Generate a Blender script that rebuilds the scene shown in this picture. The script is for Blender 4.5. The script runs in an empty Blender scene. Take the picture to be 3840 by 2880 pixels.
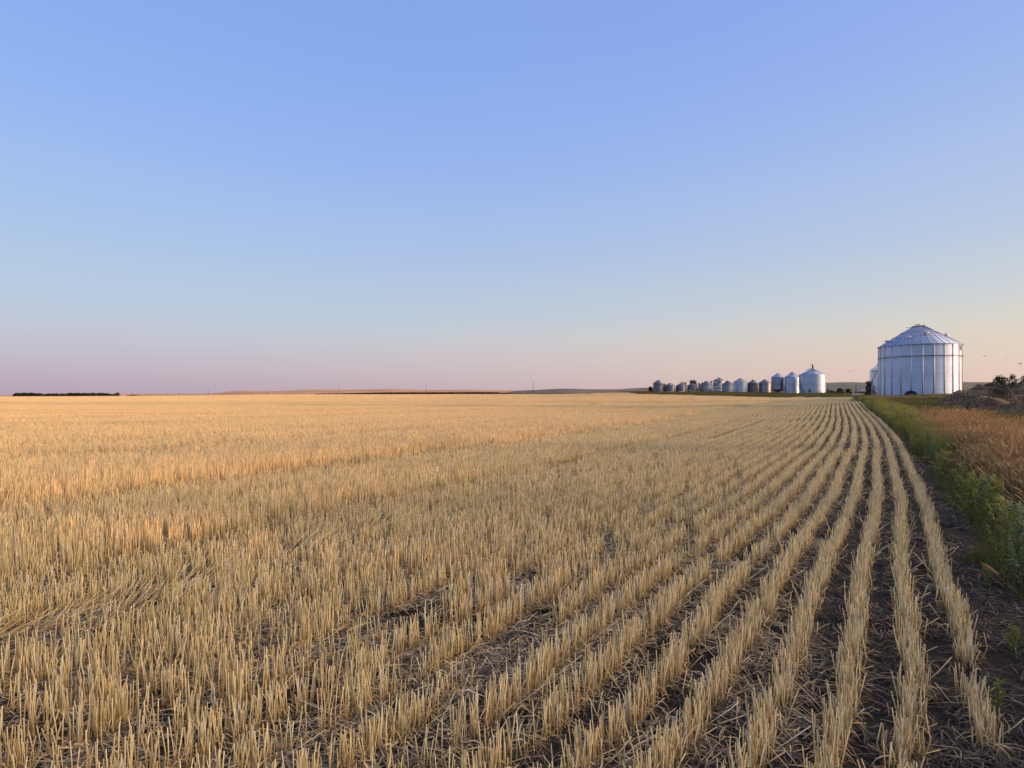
import bpy, bmesh, math, random
import numpy as np
from mathutils import Vector, Matrix

R = math.radians
SC = bpy.context.scene
COL = SC.collection
rng = np.random.default_rng(7)
random.seed(7)

# ---------------------------------------------------------------- camera, sky, sun, exposure
F = 1950.0          # focal length in photo pixels (3840 wide)
VH = 1482.0         # photo row of the true horizon
EYE = 1.65
cam_d = bpy.data.cameras.new('camera')
cam_d.sensor_width = 36.0
cam_d.lens = 36.0 * F / 3840.0
cam_d.shift_y = (VH - 1440.0) / 3840.0
cam_d.clip_start = 0.05
cam_d.clip_end = 20000.0
cam = bpy.data.objects.new('camera', cam_d)
cam.location = (0, 0, EYE)
cam.rotation_euler = (R(90), 0, 0)
COL.objects.link(cam)
SC.camera = cam

SUN_AZ, SUN_EL = R(105.0), R(3.4)      # azimuth to the right of the view direction
sunv = Vector((math.sin(SUN_AZ) * math.cos(SUN_EL), math.cos(SUN_AZ) * math.cos(SUN_EL), math.sin(SUN_EL)))

def build_world():
    w = bpy.data.worlds.new('World')
    SC.world = w
    w.use_nodes = True
    nt = w.node_tree
    nt.nodes.clear()
    N = nt.nodes.new
    L = nt.links.new
    out = N('ShaderNodeOutputWorld')
    sky = N('ShaderNodeTexSky')
    sky.sky_type = 'NISHITA'
    sky.sun_disc = False
    sky.sun_elevation = SUN_EL
    sky.sun_rotation = SUN_AZ
    sky.altitude = 700
    sky.air_density = 1.0
    sky.dust_density = 0.6
    sky.ozone_density = 2.0
    tc = N('ShaderNodeTexCoord')
    sep = N('ShaderNodeSeparateXYZ')
    L(tc.outputs['Generated'], sep.inputs[0])
    # elevation / 90 deg
    asn = N('ShaderNodeMath'); asn.operation = 'ARCSINE'
    L(sep.outputs['Z'], asn.inputs[0])
    el = N('ShaderNodeMath'); el.operation = 'MULTIPLY'; el.inputs[1].default_value = 2 / math.pi
    L(asn.outputs[0], el.inputs[0])

    def ramp(stops):
        r = N('ShaderNodeValToRGB')
        r.color_ramp.interpolation = 'CARDINAL'
        e = r.color_ramp.elements
        while len(e) > 1:
            e.remove(e[-1])
        for i, (deg, c) in enumerate(stops):
            it = e[0] if i == 0 else e.new(deg / 90)
            it.position = deg / 90
            it.color = tuple(((v / 255 + 0.055) / 1.055) ** 2.4 if v > 10 else v / 255 / 12.92 for v in c) + (1,)
        L(el.outputs[0], r.inputs[0])
        return r
    away = ramp(AWAY)
    side = ramp(SIDE)
    # horizontal angle to the sun
    nrm = N('ShaderNodeCombineXYZ')
    L(sep.outputs['X'], nrm.inputs[0]); L(sep.outputs['Y'], nrm.inputs[1])
    nn = N('ShaderNodeVectorMath'); nn.operation = 'NORMALIZE'
    L(nrm.outputs[0], nn.inputs[0])
    dt = N('ShaderNodeVectorMath'); dt.operation = 'DOT_PRODUCT'
    dt.inputs[1].default_value = (math.sin(SUN_AZ), math.cos(SUN_AZ), 0)
    L(nn.outputs[0], dt.inputs[0])
    mr = N('ShaderNodeMapRange')
    mr.inputs['From Min'].default_value = -0.85
    mr.inputs['From Max'].default_value = 0.50
    L(dt.outputs['Value'], mr.inputs['Value'])
    mx = N('ShaderNodeMix'); mx.data_type = 'RGBA'
    L(mr.outputs[0], mx.inputs['Factor'])
    L(away.outputs[0], mx.inputs['A'])
    L(side.outputs[0], mx.inputs['B'])
    # added warm fill glow, centred above the low sun (outside the picture, to the right)
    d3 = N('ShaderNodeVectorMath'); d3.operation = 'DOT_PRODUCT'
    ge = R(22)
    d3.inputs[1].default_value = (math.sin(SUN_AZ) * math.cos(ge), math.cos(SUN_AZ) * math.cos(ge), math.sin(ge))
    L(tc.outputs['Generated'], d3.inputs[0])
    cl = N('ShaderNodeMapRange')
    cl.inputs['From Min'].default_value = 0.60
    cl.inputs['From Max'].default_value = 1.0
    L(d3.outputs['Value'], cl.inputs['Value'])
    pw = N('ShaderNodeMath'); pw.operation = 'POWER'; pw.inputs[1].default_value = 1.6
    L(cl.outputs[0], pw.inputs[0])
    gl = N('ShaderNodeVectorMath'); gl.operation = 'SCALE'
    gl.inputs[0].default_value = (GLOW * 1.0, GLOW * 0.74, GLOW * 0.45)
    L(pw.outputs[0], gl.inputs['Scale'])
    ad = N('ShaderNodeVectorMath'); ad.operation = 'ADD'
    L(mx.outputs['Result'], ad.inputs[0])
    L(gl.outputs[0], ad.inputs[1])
    b1 = N('ShaderNodeBackground'); b1.inputs['Strength'].default_value = NISHITA
    L(sky.outputs[0], b1.inputs['Color'])
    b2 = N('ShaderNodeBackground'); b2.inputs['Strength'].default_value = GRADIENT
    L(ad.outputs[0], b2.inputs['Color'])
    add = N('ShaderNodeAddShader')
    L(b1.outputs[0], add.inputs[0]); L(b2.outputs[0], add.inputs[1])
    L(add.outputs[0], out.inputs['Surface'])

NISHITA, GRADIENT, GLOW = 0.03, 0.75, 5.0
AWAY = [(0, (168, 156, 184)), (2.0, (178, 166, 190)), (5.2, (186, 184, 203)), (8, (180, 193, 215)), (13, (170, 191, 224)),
        (22, (150, 180, 236)), (37, (130, 166, 234)), (46, (142, 170, 232)), (60, (172, 182, 220)), (90, (180, 186, 216))]  # highest stops lightened to add fill light on the shaded field
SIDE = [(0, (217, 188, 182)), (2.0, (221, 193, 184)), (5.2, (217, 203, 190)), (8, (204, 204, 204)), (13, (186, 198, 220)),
        (22, (164, 186, 232)), (37, (142, 168, 236)), (46, (158, 176, 230)), (60, (182, 186, 216)), (90, (180, 186, 216))]  # overhead stops raised here too, as added fill
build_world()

sun_d = bpy.data.lights.new('sun', 'SUN')
sun_d.energy = 3.0
sun_d.angle = R(0.5)
sun_d.color = (1.0, 0.43, 0.20)
sun = bpy.data.objects.new('sun', sun_d)
sun.rotation_euler = sunv.to_track_quat('Z', 'Y').to_euler()
sun.location = (60, -10, 30)
COL.objects.link(sun)

SC.view_settings.view_transform = 'Standard'
SC.view_settings.look = 'None'
SC.view_settings.exposure = 0.35
SC.view_settings.gamma = 1.0
SC.cycles.use_denoising = True
SC.cycles.max_bounces = 6
SC.cycles.diffuse_bounces = 3
SC.cycles.glossy_bounces = 3
SC.cycles.sample_clamp_indirect = 6.0

# ---------------------------------------------------------------- helpers
def mesh_np(name, V, quads=None, tris=None, attrs=None, smooth=False):
    me = bpy.data.meshes.new(name)
    V = np.asarray(V, dtype=np.float32).reshape(-1, 3)
    me.vertices.add(len(V))
    me.vertices.foreach_set('co', V.ravel())
    q = np.zeros((0, 4), np.int32) if quads is None else np.asarray(quads, np.int32).reshape(-1, 4)
    t = np.zeros((0, 3), np.int32) if tris is None else np.asarray(tris, np.int32).reshape(-1, 3)
    me.loops.add(q.size + t.size)
    me.loops.foreach_set('vertex_index', np.concatenate([q.ravel(), t.ravel()]).astype(np.int32))
    me.polygons.add(len(q) + len(t))
    starts = np.concatenate([np.arange(len(q)) * 4, q.size + np.arange(len(t)) * 3]).astype(np.int32)
    me.polygons.foreach_set('loop_start', starts)
    if smooth:
        me.polygons.foreach_set('use_smooth', np.ones(len(q) + len(t), bool))
    for k, a in (attrs or {}).items():
        a = np.asarray(a, np.float32)
        if a.ndim == 1:
            at = me.attributes.new(k, 'FLOAT', 'POINT')
            at.data.foreach_set('value', a)
        else:
            at = me.attributes.new(k, 'FLOAT_VECTOR', 'POINT')
            at.data.foreach_set('vector', a.ravel())
    me.update(calc_edges=True)
    me.validate()
    return me

def link(name, me, mat=None, parent=None, loc=None):
    o = bpy.data.objects.new(name, me)
    COL.objects.link(o)
    if mat is not None and me is not None and len(me.materials) == 0:
        me.materials.append(mat)
    if parent is not None:
        o.parent = parent
    if loc is not None:
        o.location = loc
    return o

def tag(o, label=None, cat=None, group=None, kind=None):
    if label: o['label'] = label
    if cat: o['category'] = cat
    if group: o['group'] = group
    if kind: o['kind'] = kind
    return o

def thing(name, label, cat, loc, rz=0.0, group=None):
    o = bpy.data.objects.new(name, None)
    COL.objects.link(o)
    o.location = loc
    o.rotation_euler = (0, 0, rz)
    o.empty_display_size = 0.3
    return tag(o, label, cat, group)

class MB:
    """collects simple shapes into one mesh"""
    def __init__(self):
        self.v, self.q, self.t = [], [], []
    def add(self, verts, quads=(), tris=()):
        b = len(self.v)
        self.v += [tuple(p) for p in verts]
        self.q += [tuple(i + b for i in f) for f in quads]
        self.t += [tuple(i + b for i in f) for f in tris]
    def box(self, c, s, rz=0.0, m=None):
        hx, hy, hz = s[0] / 2, s[1] / 2, s[2] / 2
        P = []
        for z in (-hz, hz):
            for x, y in ((-hx, -hy), (hx, -hy), (hx, hy), (-hx, hy)):
                p = Vector((x, y, z))
                if m is not None:
                    p = m @ p
                elif rz:
                    p = Matrix.Rotation(rz, 3, 'Z') @ p
                P.append((p.x + c[0], p.y + c[1], p.z + c[2]))
        self.add(P, [(3, 2, 1, 0), (4, 5, 6, 7), (0, 1, 5, 4), (1, 2, 6, 5), (2, 3, 7, 6), (3, 0, 4, 7)])
    def tube(self, pts, r, n=6, cap=True):
        pts = [Vector(p) for p in pts]
        rs = r if isinstance(r, (list, tuple)) else [r] * len(pts)
        V = []
        for i, p in enumerate(pts):
            d = (pts[min(i + 1, len(pts) - 1)] - pts[max(i - 1, 0)]).normalized()
            u = d.cross(Vector((0, 0, 1)))
            if u.length < 1e-3: u = d.cross(Vector((0, 1, 0)))
            u.normalize(); w = d.cross(u).normalized()
            for k in range(n):
                a = 2 * math.pi * k / n
                V.append(p + (u * math.cos(a) + w * math.sin(a)) * rs[i])
        Q = []
        for i in range(len(pts) - 1):
            for k in range(n):
                k2 = (k + 1) % n
                Q.append((i * n + k, i * n + k2, (i + 1) * n + k2, (i + 1) * n + k))
        T = []
        if cap:
            m = len(V)
            V.append(pts[0]); V.append(pts[-1])
            e = (len(pts) - 1) * n
            for k in range(n):
                k2 = (k + 1) % n
                T.append((m, k2, k)); T.append((m + 1, e + k, e + k2))
        self.add(V, Q, T)
    def lathe(self, prof, n=48, a0=0.0, a1=2 * math.pi, c=(0, 0, 0)):
        full = abs(a1 - a0 - 2 * math.pi) < 1e-6
        m = n if full else n + 1
        V = []
        for r, z in prof:
            for k in range(m):
                a = a0 + (a1 - a0) * k / n
                V.append((c[0] + r * math.cos(a), c[1] + r * math.sin(a), c[2] + z))
        Q = []
        for i in range(len(prof) - 1):
            for k in range(n):
                k2 = (k + 1) % m if full else k + 1
                Q.append((i * m + k, i * m + k2, (i + 1) * m + k2, (i + 1) * m + k))
        self.add(V, Q)
    def build(self, name, mat, parent=None, smooth=False, loc=None):
        me = mesh_np(name, self.v, self.q or None, self.t or None, smooth=smooth)
        return link(name, me, mat, parent, loc)

# ---- materials
class NT:
    def __init__(self, name, rough=0.8, metal=0.0, spec=0.3):
        self.m = bpy.data.materials.new(name)
        self.m.use_nodes = True
        self.nt = self.m.node_tree
        self.b = self.nt.nodes['Principled BSDF']
        self.b.inputs['Roughness'].default_value = rough
        self.b.inputs['Metallic'].default_value = metal
        self.b.inputs['Specular IOR Level'].default_value = spec
    def n(self, t, **kw):
        o = self.nt.nodes.new(t)
        for k, v in kw.items():
            setattr(o, k, v)
        return o
    def l(self, a, b):
        self.nt.links.new(a, b)
    def noise(self, scale, detail=4, vec=None, rough=0.55):
        o = self.n('ShaderNodeTexNoise')
        o.inputs['Scale'].default_value = scale
        o.inputs['Detail'].default_value = detail
        o.inputs['Roughness'].default_value = rough
        if vec is not None: self.l(vec, o.inputs['Vector'])
        return o.outputs['Fac']
    def pos(self):
        return self.n('ShaderNodeNewGeometry').outputs['Position']
    def objpos(self):
        return self.n('ShaderNodeTexCoord').outputs['Object']
    def ramp(self, fac, stops, interp='LINEAR'):
        r = self.n('ShaderNodeValToRGB')
        r.color_ramp.interpolation = interp
        e = r.color_ramp.elements
        while len(e) > 1: e.remove(e[-1])
        for i, (p, c) in enumerate(stops):
            it = e[0] if i == 0 else e.new(p)
            it.position = p
            it.color = (c[0], c[1], c[2], 1)
        self.l(fac, r.inputs[0])
        return r.outputs[0]
    def mix(self, fac, a, b, blend='MIX'):
        o = self.n('ShaderNodeMix', data_type='RGBA', blend_type=blend)
        for s, v in (('Factor', fac), ('A', a), ('B', b)):
            if isinstance(v, (int, float)): o.inputs[s].default_value = v
            elif isinstance(v, tuple): o.inputs[s].default_value = (*v, 1)
            else: self.l(v, o.inputs[s])
        return o.outputs['Result']
    def math(self, op, a, b=0.0, clamp=False):
        o = self.n('ShaderNodeMath', operation=op, use_clamp=clamp)
        for i, v in enumerate((a, b)):
            if isinstance(v, (int, float)): o.inputs[i].default_value = v
            else: self.l(v, o.inputs[i])
        return o.outputs[0]
    def attr(self, name):
        o = self.n('ShaderNodeAttribute', attribute_name=name)
        return o
    def color(self, c):
        if isinstance(c, tuple): self.b.inputs['Base Color'].default_value = (*c, 1)
        else: self.l(c, self.b.inputs['Base Color'])
        return self
    def bump(self, h, strength=0.5, dist=0.05):
        o = self.n('ShaderNodeBump')
        o.inputs['Strength'].default_value = strength
        o.inputs['Distance'].default_value = dist
        self.l(h, o.inputs['Height'])
        self.l(o.outputs[0], self.b.inputs['Normal'])
        return self
    def transl(self, colour_out, amount):
        """thin leaf: some of the light passes through"""
        tr = self.n('ShaderNodeBsdfTranslucent')
        if isinstance(colour_out, tuple): tr.inputs['Color'].default_value = (*colour_out, 1)
        else: self.l(colour_out, tr.inputs['Color'])
        mx = self.n('ShaderNodeMixShader')
        mx.inputs[0].default_value = amount
        self.l(self.b.outputs[0], mx.inputs[1]); self.l(tr.outputs[0], mx.inputs[2])
        self.l(mx.outputs[0], self.nt.nodes['Material Output'].inputs['Surface'])
        return self

# ---------------------------------------------------------------- terrain
UC = np.array([-600, 0, 1300, 1950, 2400, 2900, 3230, 3450, 3840, 5200.])
YC = np.array([0, 10, 20, 35, 50, 65, 80, 110, 150, 180, 205, 226, 260, 350, 600, 900, 1500, 9000.])
ZT = np.array([
    [0, 0, 0, -.05, -.1, -.15, -.2, -.25, -.3, -.3, -.3, -.3, -.25, -.15, .1, -.6, -5, -40],
    [0, 0, 0, -.05, -.1, -.15, -.2, -.25, -.3, -.3, -.3, -.3, -.25, -.15, .1, -.6, -5, -40],
    [0, 0, 0, 0, 0, 0, 0, 0, .1, .2, .35, .5, .8, 1.4, 2.5, 1.6, -2, -40],
    [0, 0, 0, 0, 0, .05, .1, .2, .4, .65, .85, 1.0, 1.3, 1.8, 2.75, 2.2, 0, -40],
    [0, 0, 0, 0, .05, .1, .2, .35, .7, 1.15, 1.8, 2.6, 2.75, 2.9, 3.0, 3, 1, -40],
    [0, 0, .03, .1, .25, .25, .3, .45, .7, .9, 1.8, 2.6, 2.8, 3, 4, 4, 2, -40],
    [0, 0, .1, .4, .9, .6, .7, 1.05, 1.3, 1.9, 2.4, 2.5, 2.6, 2.8, 4, 4, 2, -40],
    [0, 0, .1, .4, .8, 1.0, 1.2, 1.3, 1.4, 1.8, 2.0, 2.2, 2.4, 2.6, 3, 3, 2, -40],
    [0, 0, .1, .35, .6, .8, 1.1, 1.2, 1.3, 1.6, 1.8, 2.0, 2.2, 2.4, 3, 3, 2, -40],
    [0, 0, .1, .35, .6, .8, 1.1, 1.2, 1.3, 1.6, 1.8, 2.0, 2.2, 2.4, 3, 3, 2, -40]])
AZC = np.arctan((UC - 1920) / F)

def zt(x, y):
    x = np.asarray(x, float); y = np.asarray(y, float)
    az = np.clip(np.arctan2(x, y), AZC[0], AZC[-1])
    dep = np.hypot(x, y) * np.cos(np.clip(az, -0.8, 0.8))
    i = np.clip(np.searchsorted(AZC, az) - 1, 0, len(AZC) - 2)
    fa = (az - AZC[i]) / (AZC[i + 1] - AZC[i])
    j = np.clip(np.searchsorted(YC, dep) - 1, 0, len(YC) - 2)
    fy = np.clip((dep - YC[j]) / (YC[j + 1] - YC[j]), 0, 1)
    fa = fa * fa * (3 - 2 * fa)
    # Catmull-Rom in depth
    def col(ii):
        z0 = ZT[ii, np.maximum(j - 1, 0)]; z1 = ZT[ii, j]; z2 = ZT[ii, j + 1]; z3 = ZT[ii, np.minimum(j + 2, len(YC) - 1)]
        h = YC[j + 1] - YC[j]
        d1 = (z2 - z0) / np.maximum(YC[j + 1] - YC[np.maximum(j - 1, 0)], 1e-6) * h
        d2 = (z3 - z1) / np.maximum(YC[np.minimum(j + 2, len(YC) - 1)] - YC[j], 1e-6) * h
        t = fy
        return (2 * t**3 - 3 * t**2 + 1) * z1 + (t**3 - 2 * t**2 + t) * d1 + (-2 * t**3 + 3 * t**2) * z2 + (t**3 - t**2) * d2
    return col(i) * (1 - fa) + col(i + 1) * fa

def z1(x, y):
    return float(zt(np.array([x]), np.array([y]))[0])

def on_ground(u, v, y_lo=1.5, y_hi=900):
    """ground point seen at photo pixel (u, v): used to plan the layout of the place"""
    k = (u - 1920) / F
    ys = np.geomspace(y_lo, y_hi, 4000)
    vv = VH + (EYE - zt(k * ys, ys)) / ys * F
    hit = np.argmax(vv <= v)
    y = ys[hit]
    return k * y, y, z1(k * y, y)

# the edge row of the stubble (rightmost drill row), as x over y
EY = np.array([-8, -4, -1, 1.2, 2.48, 3.16, 4.25, 5.07, 7.71, 11.05, 16.1, 20.3, 26, 37, 50, 65, 80, 105, 150, 220, 300, 400, 700.])
EX = np.array([-8.2, -4.3, -1.1, 1.15, 2.25, 2.77, 3.54, 4.15, 6.10, 8.45, 11.98, 14.78, 18.45, 25.3, 33.4, 43.0, 53.0, 69.6, 97, 138, 184, 240, 410.])
def _pchip(xq):
    h = np.diff(EY); d = np.diff(EX) / h
    m = np.zeros_like(EX); m[1:-1] = (d[:-1] * h[1:] + d[1:] * h[:-1]) / (h[:-1] + h[1:]); m[0] = d[0]; m[-1] = d[-1]
    k = np.clip(np.searchsorted(EY, xq) - 1, 0, len(EY) - 2)
    t = (xq - EY[k]) / h[k]
    return (2*t**3-3*t**2+1)*EX[k] + (t**3-2*t**2+t)*h[k]*m[k] + (-2*t**3+3*t**2)*EX[k+1] + (t**3-t**2)*h[k]*m[k+1]
_yy = np.linspace(-8, 700, 7081)
_xx = _pchip(_yy)
_sl = np.gradient(_xx, _yy)
def xe(y): return np.interp(y, _yy, _xx)
def xs(y): return np.interp(y, _yy, _sl)
ROW = 0.288
DX = ROW / math.cos(R(35))
def edge_dist(x, y):
    """perpendicular distance to the right of the edge row (negative: in the field)"""
    return (x - xe(y)) * math.cos(R(35))

def field_far(u):
    return np.interp(u, [0, 1300, 1950, 2250, 2400, 2650, 2900, 3100, 3230, 3400], [600, 600, 560, 330, 212, 195, 178, 130, 112, 105])

# ---- ground sheet (polar, one sheet to the horizon)
def build_ground():
    az = np.concatenate([np.linspace(-math.pi, -1.0, 40, endpoint=False), np.linspace(-1.0, 1.0, 260), np.linspace(1.0, math.pi, 41)[1:-1]])
    rr = np.concatenate([[0.0], np.geomspace(0.4, 9000, 190)])
    A, RR = np.meshgrid(az, rr)
    X = RR * np.sin(A); Y = RR * np.cos(A)
    Z = zt(X, Y)
    small = (np.sin(X * 5.1 + 1.3 * np.sin(Y * 3.7)) * np.sin(Y * 4.3 + 1.1 * np.sin(X * 2.9))) * 0.012
    Z = Z + small * np.clip(1 - RR / 40, 0, 1) - 0.0
    u = 1920 + F * np.tan(np.clip(A, -0.85, 0.85))
    e = edge_dist(X, Y)
    infield = (e < 0.12) & (Y < field_far(u) + 2) | ((Y <= 0) & (e < 0.12))
    # zone: 0 soil in the field near, 1 dry grass land outside
    zone = np.where(infield, 0.0, np.clip((e - .35) / .8, 0, 1) * np.clip(.35 + RR / 20, 0, 1))
    far = np.clip((RR - 30) / 90, 0, 1)
    n, m = X.shape
    V = np.stack([X, Y, Z], -1).reshape(-1, 3)
    idx = np.arange(n * m).reshape(n, m)
    i2 = np.roll(idx, -1, axis=1)
    Q = np.stack([idx[:-1], i2[:-1], i2[1:], idx[1:]], -1).reshape(-1, 4)[:, ::-1]
    me = mesh_np('ground', V, Q, attrs={'zone': zone.ravel(), 'far': far.ravel()}, smooth=True)
    t = NT('soil', rough=0.95, spec=0.15)
    p = t.pos()
    n1 = t.noise(1.7, 6, p)
    n2 = t.noise(38, 5, p, 0.65)
    n3 = t.noise(160, 3, p)
    soil = t.ramp(n2, [(0.3, (0.012, 0.011, 0.010)), (0.55, (0.027, 0.024, 0.021)), (0.75, (0.085, 0.070, 0.052))])
    soil = t.mix(t.ramp(n3, [(0.58, (0, 0, 0)), (0.72, (1, 1, 1))]), soil, (0.16, 0.125, 0.08))
    soil = t.mix(t.math('MULTIPLY', n1, 0.5), soil, (0.03, 0.026, 0.026))
    tan = t.ramp(t.noise(0.02, 5, p), [(0.3, (0.36, 0.25, 0.14)), (0.7, (0.46, 0.33, 0.19))])
    fieldc = t.mix(t.attr('far').outputs['Fac'], soil, tan)
    grass = t.ramp(t.noise(0.6, 6, p), [(0.3, (0.030, 0.034, 0.014)), (0.6, (0.055, 0.058, 0.022)), (0.8, (0.15, 0.11, 0.05))])
    edgew = t.math('ADD', t.attr('zone').outputs['Fac'], t.math('MULTIPLY', t.math('SUBTRACT', t.noise(4, 4, p), 0.5), 0.35), True)
    t.color(t.mix(edgew, fieldc, grass))
    t.bump(t.math('ADD', n2, t.math('MULTIPLY', n3, 0.4)), 0.7, 0.02)
    tag(link('ground', me, t.m), kind='structure')
build_ground()

# ---- hills beyond the farmland
def hill(name, prof, r0, r1, r2, colours, seed):
    us = np.array([p[0] for p in prof], float); vs = np.array([p[1] for p in prof], float)
    u = np.linspace(us[0], us[-1], 300)
    v = np.interp(u, us, vs)
    k = np.ones(9) / 9
    v = np.convolve(np.pad(v, 4, mode='edge'), k, 'valid')
    kx = (u - 1920) / F
    rows = []
    fr = np.concatenate([np.linspace(0, 1, 14), np.linspace(1, 0, 8)[1:]])
    dd = np.concatenate([np.linspace(r0, r1, 14), np.linspace(r1, r2, 8)[1:]])
    for f, d in zip(fr, dd):
        top = EYE + (VH - v) / F * r1
        s = f * f * (3 - 2 * f)
        und = np.sin(kx * 40 + d * 0.004 + seed) * 0.04 * math.sin(math.pi * min(f, .98))
        z = -14 + (top + 14) * np.clip(s + und, 0, 1)
        rows.append(np.stack([kx * d, np.full_like(kx, d), z], -1))
    P = np.array(rows)
    n, m = P.shape[:2]
    idx = np.arange(n * m).reshape(n, m)
    Q = np.stack([idx[:-1, :-1], idx[:-1, 1:], idx[1:, 1:], idx[1:, :-1]], -1).reshape(-1, 4)
    me = mesh_np(name, P, Q, smooth=True)
    t = NT(name + '_cover', rough=0.95, spec=0.1)
    mp = t.n('ShaderNodeMapping')
    mp.inputs['Scale'].default_value = (0.004, 0.0012, 0.03)
    t.l(t.pos(), mp.inputs['Vector'])
    c = t.ramp(t.noise(1.6, 6, mp.outputs[0]), [(0.3, colours[0]), (0.55, colours[1]), (0.75, colours[2])])
    t.color(c)
    t.bump(t.noise(0.08, 5, t.pos()), 0.6, 3.0)
    tag(link(name, me, t.m), kind='structure')
RED = [(0.44, 0.235, 0.125), (0.52, 0.29, 0.165), (0.60, 0.36, 0.22)]  # red fallow, with low sunlight put into the colour
GREY = [(0.125, 0.105, 0.085), (0.165, 0.135, 0.105), (0.23, 0.18, 0.13)]  # grey-brown, with the shadow on this hill put into the colour
OLIVE = [(0.13, 0.13, 0.10), (0.165, 0.16, 0.12), (0.23, 0.20, 0.15)]
hill('hills', [(-700, 1478), (-300, 1480), (0, 1482), (60, 1481), (480, 1478), (560, 1476), (640, 1478), (720, 1476), (790, 1478), (880, 1464),
      (960, 1466), (1020, 1468), (1080, 1464), (1180, 1460), (1260, 1462), (1450, 1459), (1650, 1463.5), (1720, 1460), (1830, 1465), (1900, 1463),
      (2000, 1464), (2300, 1466), (2700, 1470), (3200, 1470)], 1500, 2600, 3400, RED, 0.4)
hill('hills', [(1850, 1482), (1930, 1466), (2110, 1457), (2200, 1460), (2310, 1460), (2390, 1455), (2480, 1452), (2600, 1458), (2800, 1462), (3000, 1466), (3200, 1470)],
     1200, 1900, 2600, GREY, 1.4)
hill('hills', [(2700, 1478), (2900, 1450), (3000, 1440), (3097, 1435), (3180, 1434), (3250, 1436), (3400, 1437), (3607, 1433.5), (3740, 1433), (3900, 1438), (4200, 1442), (4800, 1452)],
     420, 1000, 1500, OLIVE, 2.2)

# ---------------------------------------------------------------- grain bins
def steel(name, base, rough, metal=0.85, vary=0.25, stain=None):
    t = NT(name, rough=rough, metal=metal, spec=0.5)
    p = t.objpos()
    n1 = t.noise(0.9, 5, p)
    mp = t.n('ShaderNodeMapping'); mp.inputs['Scale'].default_value = (0.6, 0.6, 2.4)
    t.l(p, mp.inputs['Vector'])
    n2 = t.noise(1.6, 4, mp.outputs[0])
    dark = tuple(c * (1 - vary) for c in base); lite = tuple(min(1, c * (1 + vary * .6)) for c in base)
    c = t.ramp(t.math('ADD', t.math('MULTIPLY', n1, .5), t.math('MULTIPLY', n2, .5)), [(0.35, dark), (0.5, base), (0.65, lite)])
    # every ring of sheets has its own tone
    sp = t.n('ShaderNodeSeparateXYZ'); t.l(p, sp.inputs[0])
    ring = t.math('FLOOR', t.math('MULTIPLY', sp.outputs['Z'], 1 / 0.82))
    wn = t.n('ShaderNodeTexWhiteNoise', noise_dimensions='1D')
    t.l(ring, wn.inputs['W'])
    oi = t.n('ShaderNodeObjectInfo')
    k = t.math('ADD', t.math('MULTIPLY', wn.outputs['Value'], vary * 0.7), 1 - vary * 0.35)
    vm = t.n('ShaderNodeVectorMath', operation='SCALE')
    t.l(c, vm.inputs[0]); t.l(k, vm.inputs['Scale'])
    c2 = vm.outputs[0]
    if stain is not None:
        c2 = t.mix(t.ramp(t.noise(2.3, 6, p, .7), [(0.52, (0, 0, 0)), (0.68, (.8, .8, .8))]), c2, stain)
    t.color(c2)
    t.l(t.math('ADD', t.math('MULTIPLY', n2, 0.18), rough - 0.09), t.b.inputs['Roughness'])
    return t.m
M_GALV = steel('galvanised_new', (0.48, 0.59, 0.74), 0.4, 0.62, 0.12)
M_YARD = steel('galvanised_yard', (0.40, 0.48, 0.60), 0.34, 0.65, 0.2)
M_STIFF = steel('stiffener_steel', (0.54, 0.55, 0.60), 0.55, 0.15, 0.1)
M_ROOF = steel('roof_steel', (0.29, 0.36, 0.51), 0.45, 0.8, 0.14)
M_OLD = steel('galvanised_old', (0.16, 0.18, 0.225), 0.5, 0.75, 0.3, (0.11, 0.10, 0.10))
M_MID = steel('galvanised_mid', (0.27, 0.30, 0.36), 0.46, 0.8, 0.3)
M_RUST = steel('galvanised_rusty', (0.14, 0.145, 0.175), 0.5, 0.7, 0.3, (0.11, 0.06, 0.04))
M_WHITE = NT('white_steel', 0.45, 0.1, 0.5).color((0.72, 0.74, 0.76)).m
M_WHITEPANEL = NT('pale_panel', 0.5, 0.3, 0.5).color((0.50, 0.51, 0.55)).m
M_DARK = NT('dark_steel', 0.6, 0.3, 0.4).color((0.035, 0.035, 0.038)).m
M_BROWN = NT('rusty_frame', 0.8, 0.1, 0.3).color((0.11, 0.05, 0.035)).m
M_LETTER = NT('black_lettering', 0.6).color((0.02, 0.02, 0.025)).m
M_BLUE = NT('blue_rail', 0.5, 0.1, 0.5).color((0.10, 0.18, 0.5)).m
def concrete_mat():
    t = NT('concrete', 0.9, 0, 0.2)
    t.color(t.ramp(t.noise(3, 6, t.objpos()), [(0.3, (0.20, 0.20, 0.20)), (0.7, (0.33, 0.32, 0.31))]))
    return t.m
M_CONC = concrete_mat()

def corrugated(mb, rad, z0, z1, pitch, amp, n, spp=5, a0=0.0, a1=2 * math.pi):
    k = max(2, int((z1 - z0) / pitch * spp))
    mb.lathe([(rad + amp * math.cos(2 * math.pi * (i / spp)), z0 + (z1 - z0) * i / k) for i in range(k + 1)], n, a0, a1)

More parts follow.
